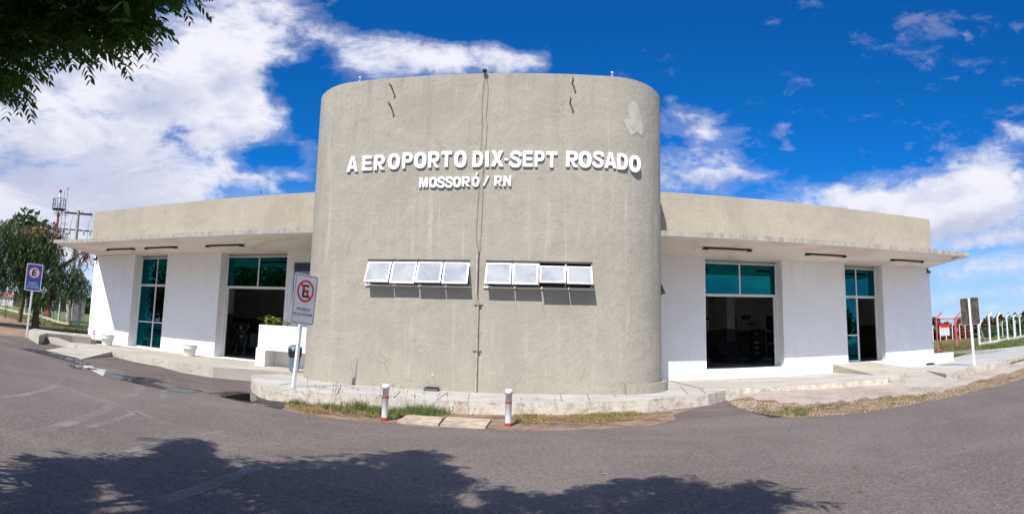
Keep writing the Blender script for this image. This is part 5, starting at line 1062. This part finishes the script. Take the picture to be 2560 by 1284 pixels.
sp = mpt(2362, 825, -.3, math.hypot(g0.x, g0.y)); t = empty('gate_notice', sp, 'white notice with a red header hung on the red gate', 'notice'); t.rotation_euler = (0, 0, -math.atan2(sp.x, sp.y)); MB().box(-.36, .36, -.02, .02, -.42, .42).build('plate', M_swhite, t, local=True); MB().box(-.36, .36, -.026, -.0205, .20, .42).build('header', M_sred, t, local=True)
m = MB()
for z, w_ in ((.10, .26), (.02, .28), (-.06, .24), (-.14, .27), (-.30, .12)): m.box(-w_, w_, -.0235, -.0205, z - .012, z + .012)
m.build('text_lines', plain('faded_print', (.45, .46, .48), .6, .05, 10), t, local=True)
RF = [(2446, 872), (2477, 863), (2498, 855), (2521, 851), (2541, 846), (2556, 842)]
# posts seen: base pixel and top pixel
RP = [((2476, 863), 790), ((2497, 858), 791), ((2520, 853), 792), ((2537, 850), 793), ((2552, 846), 793), ((2449, 868), 812)]
pts_r = []
for i, ((a, b), ty) in enumerate(RP):
    p = at(a, b); h = mpt(a, ty, 0, math.hypot(p.x, p.y)).z - p.z; pts_r.append((p, h))
    fpost(p, h, M_wpost, (1, -.4), ['white fence post nearest behind the right sign', 'second white fence post right of the sign', 'third white fence post right of the sign', 'fourth white fence post right of the sign', 'last white fence post at the right edge', 'white corner post beside the red gate with a slanting brace'][i], 'white perimeter fence posts', .14, .45)
t = empty('wire_fence', pts_r[0][0], 'thin wire strands between the white posts at the right', 'fence'); m = MB()
ch_ = [pts_r[5]] + pts_r[:5] + [(pts_r[4][0] + (pts_r[4][0] - pts_r[3][0]) * 3, pts_r[4][1])]
for (a, ha), (b_, hb) in zip(ch_[:-1], ch_[1:]):
    for k_ in range(8): m.tube([a + Vector((0, 0, ha * (.12 + .11 * k_))), b_ + Vector((0, 0, hb * (.12 + .11 * k_)))], .005, 4, False)
m.build('strands', M_steel, t); m = MB()
for (a, ha), (b_, hb) in zip(ch_[:-1], ch_[1:]): m.bar(a + Vector((0, 0, .12)), b_ + Vector((0, 0, .12)), .25, .5)
m.build('base_kerb', M_wconc, t); p, h = pts_r[5]; tag(MB().bar(p + Vector((0, 0, h * .95)), p + Vector((2.2, 1.2, 0)), .18).build('fence_brace', M_dconc), 'dark slanting brace leaning on the white corner post', 'brace')
# far perimeter posts
k_ = 0
for px, py in ((2333, 846), (2351, 847), (2366, 847), (2382, 846), (2400, 845), (2414, 844), (2432, 843), (2452, 842), (2507, 838), (2539, 835)):
    d = dirs(px, py); q_ = Vector(d) / math.hypot(d[0], d[1]) * 115; q_.z = G(q_.x); fpost(q_, 3.1, M_wpost, (1, 0), ['leftmost', 'second from the left', 'third from the left', 'fourth from the left', 'fifth from the left', 'sixth from the left', 'seventh from the left', 'eighth from the left', 'ninth from the left', 'rightmost'][k_] + ' of the thin distant posts across the field', 'distant perimeter posts', .13, .5); k_ += 1
# scrub line and trees
rs = np.random.default_rng(31)
def treeline(name, a0, a1, dist, h, n, mt, leaf, label_kind):
    az_ = R_(1) * rs.uniform(a0, a1, n); dd = dist + rs.uniform(-6, 14, n); hh = h * (.55 + .45 * np.abs(np.sin(az_ * 57) * np.cos(az_ * 131))) * rs.random(n) ** .6
    P = np.stack([np.sin(az_) * dd, np.cos(az_) * dd, hh + np.array([G(x) for x in np.sin(az_) * dd])], 1)
    a = rs.normal(0, 1, (n, 3)); a /= np.linalg.norm(a, axis=1)[:, None]; b_ = np.cross(a, rs.normal(0, 1, (n, 3))); b_ /= np.linalg.norm(b_, axis=1)[:, None]; s = leaf * rs.uniform(.6, 1.3, (n, 1))
    V = np.stack([P - a * s, P - b_ * s * .6, P + a * s, P + b_ * s * .6], 1).reshape(-1, 3); return tag(raw(name, V, np.arange(len(V)).reshape(-1, 4), mt), kind='stuff')
treeline('scrub', 40, 56, 150, 6.3, 9000, M_scrub, .9, None); treeline('scrub', -56, -47, 110, 3.4, 3000, M_green2, .7, None); treeline('scrub', 36, 60, 185, 7.0, 5000, M_green2, 1.1, None)
for i, (px, top_, R2, mt, lab) in enumerate(((2500, 815, 4.5, M_green2, 'rounded green bush rising above the brown scrub, left of the white posts end'), (2555, 788, 6.5, M_green2, 'large green tree at the right edge above the scrub'), (2530, 800, 4.5, M_green2, 'green tree left of the large one near the right edge'), (2480, 822, 3.0, M_ltree, 'small dark tree in the scrub line behind the right sign'))):
    d = dirs(px, 840); q_ = Vector(d) / math.hypot(d[0], d[1]) * 140; q_.z = G(q_.x); hh = Vector(dirs(px, top_)); z = hh.z / math.hypot(hh.x, hh.y) * 140 - q_.z
    round_tree(tuple(q_), z, R2, lab, 60 + i, 1500, mt, .7, 'far trees at the right', 'far_tree', .75)

# ------------------------------------------------------------------ weeds, gravel, leaves
def blades(name, spots, mt, h=(.06, .16), n=26, spread=.09, w=.012, kind='stuff'):
    rs_ = np.random.default_rng(len(spots) * 7 + n); V = []
    for p in spots:
        k_ = n; a = rs_.uniform(0, 2 * PI, k_); r = np.abs(rs_.normal(0, spread, k_)); bx = p[0] + r * np.cos(a); by = p[1] + r * np.sin(a); z = np.full(k_, p[2]); hh = rs_.uniform(*h, k_); lx = rs_.normal(0, .5, k_) * hh; ly = rs_.normal(0, .5, k_) * hh; ta = rs_.uniform(0, PI, k_); wx, wy = np.cos(ta) * w / 2, np.sin(ta) * w / 2
        V.append(np.stack([np.stack([bx - wx, by - wy, z], 1), np.stack([bx + wx, by + wy, z], 1), np.stack([bx + lx, by + ly, z + hh], 1)], 1).reshape(-1, 3))
    V = np.concatenate(V); return tag(raw(name, V, np.arange(len(V)).reshape(-1, 3), mt), kind=kind)
rr = random.Random(12)
def scatter_px(poly, n, dz=0.0):
    poly = np.array(poly, float); lo, hi = poly.min(0), poly.max(0); out = []
    while len(out) < n:
        q = np.array([[rr.uniform(lo[0], hi[0]), rr.uniform(lo[1], hi[1])]])
        if inside(q, poly)[0]: out.append(tuple(at(q[0][0], q[0][1], dz)))
    return out
gA = [(760, 1003), (900, 1018), (1000, 1022), (1100, 1030), (1110, 1040), (1040, 1042), (960, 1048), (900, 1040), (850, 1035), (790, 1022), (755, 1016)]
blades('green_weeds', scatter_px([(1010, 1024), (1120, 1034), (1115, 1042), (1030, 1040)], 26) + scatter_px([(860, 1014), (930, 1020), (920, 1030), (870, 1026)], 16), M_blade, (.10, .26), 34, .07, .014)
blades('green_weeds', scatter_px(gA, 120) + scatter_px([(900, 1012), (1020, 1018), (1120, 1032), (1060, 1042), (920, 1036)], 120) + scatter_px([(720, 1000), (760, 1003), (745, 1016), (712, 1012)], 20), M_blade, (.05, .15), 30, .08)
blades('dry_weeds', scatter_px(gA, 90) + scatter_px([(1285, 1038), (1360, 1042), (1370, 1058), (1290, 1060)], 60) + scatter_px([(1430, 1040), (1600, 1030), (1610, 1042), (1480, 1058), (1420, 1050)], 90) + scatter_px([(710, 1008), (760, 1018), (820, 1034), (800, 1038), (730, 1026)], 50), M_dryblade, (.03, .09), 26, .09)
blades('green_weeds', scatter_px([(1300, 1040), (1350, 1042), (1340, 1052), (1300, 1052)], 16) + scatter_px([(1500, 1036), (1610, 1030), (1600, 1040), (1510, 1046)], 26) + scatter_px([(1822, 990), (1850, 984), (1848, 994), (1824, 998)], 16) + [tuple(gp(x_, v_)) for x_, v_ in [(rr.uniform(1905, 2010), rr.uniform(.78, 1.0)) for _ in range(30)] + [(rr.uniform(1965, 2120), rr.uniform(.72, .86)) for _ in range(24)] + [(rr.uniform(2200, 2330), rr.uniform(.70, .9)) for _ in range(12)]], M_blade, (.03, .09), 22, .08)
blades('green_weeds', scatter_px([(2380, 893), (2470, 887), (2510, 884), (2480, 893), (2390, 900)], 120) + scatter_px([(2330, 884), (2356, 886), (2350, 898), (2330, 898)], 70), M_blade, (.10, .3), 30, .2, .03)
blades('green_weeds', scatter_px([(2425, 922), (2456, 920), (2450, 932), (2424, 932)], 12) + scatter_px([(2520, 910), (2560, 900), (2560, 912), (2530, 916)], 24) + scatter_px([(2215, 945), (2245, 950), (2300, 962), (2290, 966), (2235, 955)], 12) + scatter_px([(2060, 962), (2140, 955), (2140, 966), (2070, 970)], 8), M_blade, (.05, .16), 22, .08)
blades('field_grass', scatter_px([(2340, 850), (2560, 838), (2560, 866), (2470, 872), (2345, 878)], 420), M_blade, (.15, .4), 26, .6, .05)
blades('lawn_grass', scatter_px([(0, 790), (60, 806), (110, 815), (215, 835), (222, 820), (150, 812), (0, 782)], 380), M_dryblade, (.06, .16), 26, .25, .02)
blades('lawn_grass', scatter_px([(0, 786), (60, 800), (220, 830), (222, 812), (150, 802), (0, 775)], 260), M_blade, (.06, .18), 24, .25, .02)
# tall seed-headed weeds along the kerb
m = MB(); hd = MB()
for a, b in [(rr.uniform(720, 1180), 0) for _ in range(46)] + [(rr.uniform(2190, 2300), 1) for _ in range(16)] + [(1290, 0), (1380, 0), (1950, 2), (1826, 2), (1859, 2)]:
    y_ = {0: 1004 + (a - 720) * .075, 1: 950 + (a - 2190) * .14, 2: 972}[b]; p = at(a, min(y_ + rr.uniform(0, 12), 1040)); h = rr.uniform(.22, .5); e = p + Vector((rr.uniform(-.12, .12), rr.uniform(-.1, .1), h)); m.tube([p, p.lerp(e, .5) + Vector((.01, 0, .02)), e], .0022, 4, False); hd.tube([e, e + Vector((rr.uniform(-.02, .02), 0, .045))], [.008, .003], 5)
tag(m.build('weed_stalks', M_dryblade), kind='stuff'); tag(hd.build('seed_heads', plain('seed_head', (.16, .11, .08), .9, .2, 10)), kind='stuff')
# small tufts in joints
blades('pavement_weeds', [tuple(lvl(a, b, -1.15)) for a, b in ((1045, 992), (1455, 978), (1490, 976), (1340, 998), (800, 972), (810, 968), (880, 970), (895, 976), (1655, 998), (1760, 994), (1510, 976), (1030, 990), (1640, 1001), (1758, 970))], M_blade, (.03, .10), 12, .05, .007)
# pebbles
def pebbles(name, P, mt, s=(.006, .02)):
    r = np.random.default_rng(len(P)); P = np.array(P); n = len(P); sz = r.uniform(*s, (n, 1)); base = np.array([(1, 0, 0), (-.5, .8, 0), (-.6, -.7, 0), (.1, .05, .7)], float)
    ang = r.uniform(0, 2 * PI, n); c, s_ = np.cos(ang), np.sin(ang); V = np.zeros((n, 4, 3))
    for i, b in enumerate(base): V[:, i, 0] = P[:, 0] + (b[0] * c - b[1] * s_) * sz[:, 0]; V[:, i, 1] = P[:, 1] + (b[0] * s_ + b[1] * c) * sz[:, 0]; V[:, i, 2] = P[:, 2] + b[2] * sz[:, 0] + .004
    k_ = np.arange(n)[:, None] * 4; T = np.concatenate([k_ + np.array([[0, 1, 3]]), k_ + np.array([[1, 2, 3]]), k_ + np.array([[2, 0, 3]])]); return tag(raw(name, V.reshape(-1, 3), T, mt), kind='stuff')
M_peb = leafmat('pebble_stone', [(.40, .31, .23), (.28, .19, .13), (.50, .42, .34), (.15, .10, .075)], 0.0)
def gsc(n, x0, x1, v0, v1): return [tuple(gp(x_, rr.uniform(v0, v1)) + Vector((0, 0, .004))) for x_ in [rr.uniform(x0, x1) for _ in range(n)]]
pebbles('gravel_stones', gsc(2600, 1830, 2600, .5, 1.03) + gsc(700, 1830, 2600, .05, .6), M_peb, (.007, .026))
blades('dry_weeds', gsc(150, 1900, 2500, .68, 1.0), M_dryblade, (.015, .05), 18, .09)
pebbles('gravel_stones', scatter_px([(705, 1012), (900, 1022), (1300, 1042), (1640, 1032), (1650, 1050), (1400, 1078), (1000, 1066), (740, 1032)], 1800), M_peb, (.005, .016))
# fallen leaves on the road
rr = random.Random(44); m = MB()
for _ in range(75):
    a, b = rr.uniform(0, 2560), rr.uniform(1000, 1280); p = at(a, b)
    if b < 960 + 60: continue
    an = rr.uniform(0, 2 * PI); L_ = rr.uniform(.018, .04); d = Vector((math.cos(an), math.sin(an), 0)); s_ = Vector((-d.y, d.x, 0)) * L_ * .28; z = Vector((0, 0, .02))
    m.add([p - d * L_ + z, p - s_ + z + Vector((0, 0, .006)), p + d * L_ + z, p + s_ + z + Vector((0, 0, .012))], [(0, 1, 2, 3)])
tag(m.build('fallen_leaves', M_dryblade), kind='stuff')
lit = scatter_px([(712, 1005), (900, 1022), (1000, 1030), (990, 1050), (850, 1042), (730, 1024)], 700) + scatter_px([(1280, 1036), (1420, 1040), (1640, 1032), (1600, 1050), (1450, 1066), (1290, 1060)], 1300); m = MB()
for p in lit:
    p = Vector(p); an = rr.uniform(0, 2 * PI); d = Vector((math.cos(an), math.sin(an), rr.uniform(-.1, .4))) * rr.uniform(.02, .042); s_ = Vector((-d.y, d.x, 0)) * .32; z = Vector((0, 0, rr.uniform(.018, .05))); m.add([p - d + z, p - s_ + z, p + d + z, p + s_ + z], [(0, 1, 2, 3)])
tag(m.build('dead_leaves', M_dryblade), kind='stuff')
# orange leaf litter by the ramp
P = scatter_px([(282, 893), (298, 892), (296, 899), (282, 898)], 60); m = MB()
for p in P:
    p = Vector(p); an = rr.uniform(0, 2 * PI); d = Vector((math.cos(an), math.sin(an), rr.uniform(-.2, .5))) * .04; s_ = Vector((-d.y, d.x, 0)) * .35; z = Vector((0, 0, rr.uniform(.02, .07))); m.add([p - d + z, p - s_ + z, p + d + z, p + s_ + z], [(0, 1, 2, 3)])
tag(m.build('leaf_litter', M_dryblade), kind='stuff')

# ------------------------------------------------------------------ inside the halls
def seat_row(loc, n, rz, label):
    t = empty('waiting_bench', loc, label, 'bench'); t.rotation_euler = (0, 0, rz)
    for i in range(n):
        x = (i - (n - 1) / 2) * .55; MB().box(x - .24, x + .24, -.22, .22, .42, .46).build('seat', M_black, t, local=True, bevel=.01); m = MB(); m.obox((x, .27, .70), (.23, 0, 0), (0, .05, .24), (0, .015, -.004)); m.build('backrest', M_black, t, local=True, bevel=.008)
    m = MB(); m.box(-n * .275, n * .275, -.03, .03, .36, .41)
    for x in (-n * .275 + .15, n * .275 - .15): m.tube([(x, -.26, 0), (x, -.22, .25), (x, 0, .38), (x, .22, .25), (x, .26, 0)], .02, 6)
    m.build('frame', M_dark, t, local=True); return t
p = wl(1880, 905, 21.5); seat_row((p.x - .6, 21.6, -.81), 3, R_(12), 'row of black waiting seats inside the right doorway')
seat_row((-11.9, 18.55, -1.04), 2, R_(-75), 'black waiting seats inside the left doorway')
t = empty('display_stand', (wl(1893, 850, 24.0).x, 24.2, -.81), 'narrow black display stand beyond the waiting seats', 'stand'); MB().box(-.22, .22, -.12, .12, 0, 1.55).build('panel', M_black, t, local=True); m = MB()
for z, h_ in ((.35, .08), (.6, .1), (.85, .1), (1.3, .05)): m.box(-.1, .12, -.128, -.122, z, z + h_)
m.build('print', M_paper, t, local=True)
ny = YB - .9 - .03
for i, (px, py, w_, h_, lab) in enumerate(((1773, 804, .20, .26, 'red-headed notice left of the brown inner door'), (1883, 801, .22, .2, 'framed paper topmost on the wall above the display stand'), (1879, 816, .22, .22, 'red-headed notice below the framed paper'), (1897, 809, .14, .26, 'narrow paper notice right of the framed paper'), (1907, 811, .14, .18, 'paper notice beside the inner window'))):
    p = wl(px, py, ny - .02); t = empty('wall_notice', p, lab, 'notice', 'papers on the hall wall'); MB().box(-w_, w_, -.01, .01, -h_, h_).build('paper', M_paper, t, local=True)
    if i in (0, 2): MB().box(-w_, w_, -.014, -.0105, h_ * .35, h_ * .85).build('header', M_mastred, t, local=True)
p = wl(1866, 793, ny - .05); t = empty('extinguisher_sign', p, 'small dark sign with a red mark high on the hall wall', 'sign'); MB().box(-.28, .22, -.01, .01, -.1, .1).build('plate', M_black, t, local=True); MB().box(.04, .16, -.014, -.0105, -.08, .08).build('mark', M_mastred, t, local=True)
# big 6 and 0 figures behind the half open door
t = empty('number_figure', (12.62, 19.3, -.81), 'large green and ochre figure zero standing inside the right door', 'figure')
def ring3(m, cx_, cz, rx, rz_, w_, y0, y1, n=36, half=None):
    for i in range(n):
        a, b = 2 * PI * i / n, 2 * PI * (i + 1) / n
        if half is not None and (math.cos((a + b) / 2) > 0) != half: continue
        q = []
        for y_ in (y0, y1):
            for g in (a, b):
                for k_ in (0, 1): q.append((cx_ + (rx - w_ * k_) * math.cos(g), y_, cz + (rz_ - w_ * k_) * math.sin(g)))
        m.add(q, [(0, 2, 3, 1), (4, 5, 7, 6), (0, 4, 6, 2), (1, 3, 7, 5)])
m = MB(); ring3(m, 0, .62, .42, .62, .24, -.1, .1, half=True); m.build('right_half', M_green, t, local=True); m = MB(); ring3(m, 0, .62, .42, .62, .24, -.1, .1, half=False); m.build('left_half', M_ochre, t, local=True); MB().box(-.13, .13, .02, .05, .2, 1.05).build('white_core', M_paper, t, local=True)
t = empty('number_figure', (11.75, 19.6, -.81), 'large pale and black figure six partly hidden by the door stile', 'figure'); m = MB(); ring3(m, 0, .40, .38, .40, .2, -.1, .1); m.build('bowl', M_black, t, local=True); m = MB(); m.tube([(-.3, 0, .45), (-.22, 0, .9), (.1, 0, 1.15)], [.09, .09, .08], 8); m.build('stem', M_paper, t, local=True)
t = empty('vertical_blinds', (12.3, 18.6, 1.8), 'white vertical blind slats hanging inside the right door', 'blinds')
for x in (11.95, 12.45): MB().box(x, x + .05, 18.6, 18.61, .3, 2.85).build('slat', M_blind, t)
# two seated people
def person(loc, rz, shirt, trousers, armsup, label):
    t = empty('person', loc, label, 'person'); t.rotation_euler = (0, 0, rz)
    J = {'pel': (0, 0, .50), 'waist': (0, .04, .70), 'chest': (0, .10, .95), 'neck': (0, .10, 1.10), 'head': (0, .06, 1.20), 'crown': (0, .07, 1.33)}
    for s_, n_ in ((-1, 'l'), (1, 'r')):
        J[n_ + 'hip'] = (s_ * .10, 0, .50); J[n_ + 'knee'] = (s_ * .16, -.44, .50); J[n_ + 'ank'] = (s_ * .17, -.50, .09); J[n_ + 'toe'] = (s_ * .19, -.68, .05); J[n_ + 'sh'] = (s_ * .19, .10, 1.04)
        if armsup: J[n_ + 'el'] = (s_ * .36, -.02, 1.30); J[n_ + 'wr'] = (s_ * .14, .12, 1.34); J[n_ + 'ha'] = (s_ * .06, .16, 1.27)
        else: J[n_ + 'el'] = (s_ * .27, -.06, .80); J[n_ + 'wr'] = (s_ * .08, -.26, .74); J[n_ + 'ha'] = (s_ * -.02, -.30, .72)
    rad = dict(pel=.15, waist=.135, chest=.15, neck=.055, head=.085, crown=.075, hip=.10, knee=.062, ank=.042, toe=.035, sh=.065, el=.045, wr=.028, ha=.032)
    E = [('pel', 'waist'), ('waist', 'chest'), ('chest', 'neck'), ('neck', 'head'), ('head', 'crown')] + [e for n_ in 'lr' for e in (('pel', n_ + 'hip'), (n_ + 'hip', n_ + 'knee'), (n_ + 'knee', n_ + 'ank'), (n_ + 'ank', n_ + 'toe'), ('chest', n_ + 'sh'), (n_ + 'sh', n_ + 'el'), (n_ + 'el', n_ + 'wr'), (n_ + 'wr', n_ + 'ha'))]
    verts = {k: v for k, v in J.items()}
    rr_ = {k: rad[k if k in rad else k[1:]] for k in J}
    for n_ in 'lr':      # five fingers on each hand
        w0 = Vector(J[n_ + 'wr']); h0 = Vector(J[n_ + 'ha']); d = (h0 - w0).normalized(); sd = d.cross(Vector((0, 0, 1))).normalized()
        for f_ in range(5):
            b0 = h0 + sd * (f_ - 2) * .016; tip = b0 + d * (.065 if f_ in (1, 2, 3) else .045) + sd * (f_ - 2) * .008 + Vector((0, 0, -.015)); k1, k2 = n_ + 'f%da' % f_, n_ + 'f%db' % f_
            verts[k1] = tuple(b0 + d * .03); verts[k2] = tuple(tip); rr_[k1] = .010; rr_[k2] = .008; E += [(n_ + 'ha', k1), (k1, k2)]
    ks = list(verts); me = bpy.data.meshes.new('body'); me.from_pydata([verts[k] for k in ks], [(ks.index(a), ks.index(b)) for a, b in E], []); me.materials.append(trousers); me.materials.append(M_skin)
    o = bpy.data.objects.new('body', me); COL.objects.link(o); sk = o.modifiers.new('skin', 'SKIN')
    for k_, v_ in zip(ks, me.skin_vertices[0].data): v_.radius = (rr_[k_], rr_[k_])
    me.skin_vertices[0].data[0].use_root = True; sb = o.modifiers.new('sub', 'SUBSURF'); sb.levels = 1; sb.render_levels = 1
    bpy.context.view_layer.update(); dg = bpy.context.evaluated_depsgraph_get(); m2 = bpy.data.meshes.new_from_object(o.evaluated_get(dg)); bpy.data.objects.remove(o)
    m2.materials.clear(); [m2.materials.append(q) for q in (trousers, M_skin, shirt)]
    for p_ in m2.polygons:
        c = p_.center; hand = any((c - Vector(J[n_ + 'ha'])).length < .10 for n_ in 'lr'); p_.material_index = 1 if (c.z > 1.10 and abs(c.x) < .12 and not (armsup and abs(c.x) > .1)) or hand else (2 if c.z > .60 and c.y > -.35 else 0); p_.use_smooth = True
    ob = bpy.data.objects.new('body', m2); COL.objects.link(ob); ob.parent = t
    hm = MB(); hm.lathe((0, .085, 1.25), [(.098, 0), (.105, .05), (.085, .12), (.03, .16), (0, .165)], 14); hm.build('hair', M_hair, t, local=True)
    fm = MB(); fm.add([(-.014, -.035, 1.215), (.014, -.035, 1.215), (0, -.062, 1.20), (0, -.03, 1.25)], [(0, 1, 2), (0, 2, 3), (1, 3, 2)]); fm.build('nose', M_skin, t, local=True)
    em = MB(); [em.lathe((s_ * .033, -.018, 1.25), [(0, -.008), (.009, 0), (0, .008)], 8) for s_ in (-1, 1)]; em.build('eyes', M_sblack, t, local=True)
    st_ = MB(); st_.tube([(-.16, .02, .83), (0, -.075, .82), (.16, .02, .83)], .022, 6); st_.build('stripe', M_hivis, t, local=True)
    return t
person((-11.7, 18.95, -1.04), R_(35), M_cloth, M_cloth, True, 'seated person in dark uniform with hands clasped behind the head')
person((-10.75, 19.35, -1.04), R_(25), M_shirt, M_cloth, False, 'seated person in grey shirt with a reflective stripe, arms folded')
seat_row((-11.2, 19.3, -1.04), 3, R_(28), 'black waiting seats under the two seated people')
for ob in [o for o in COL.objects if o.parent is None and o.type in ('MESH',) and 'kind' not in o and 'label' not in o]: print('UNTAGGED', ob.name)
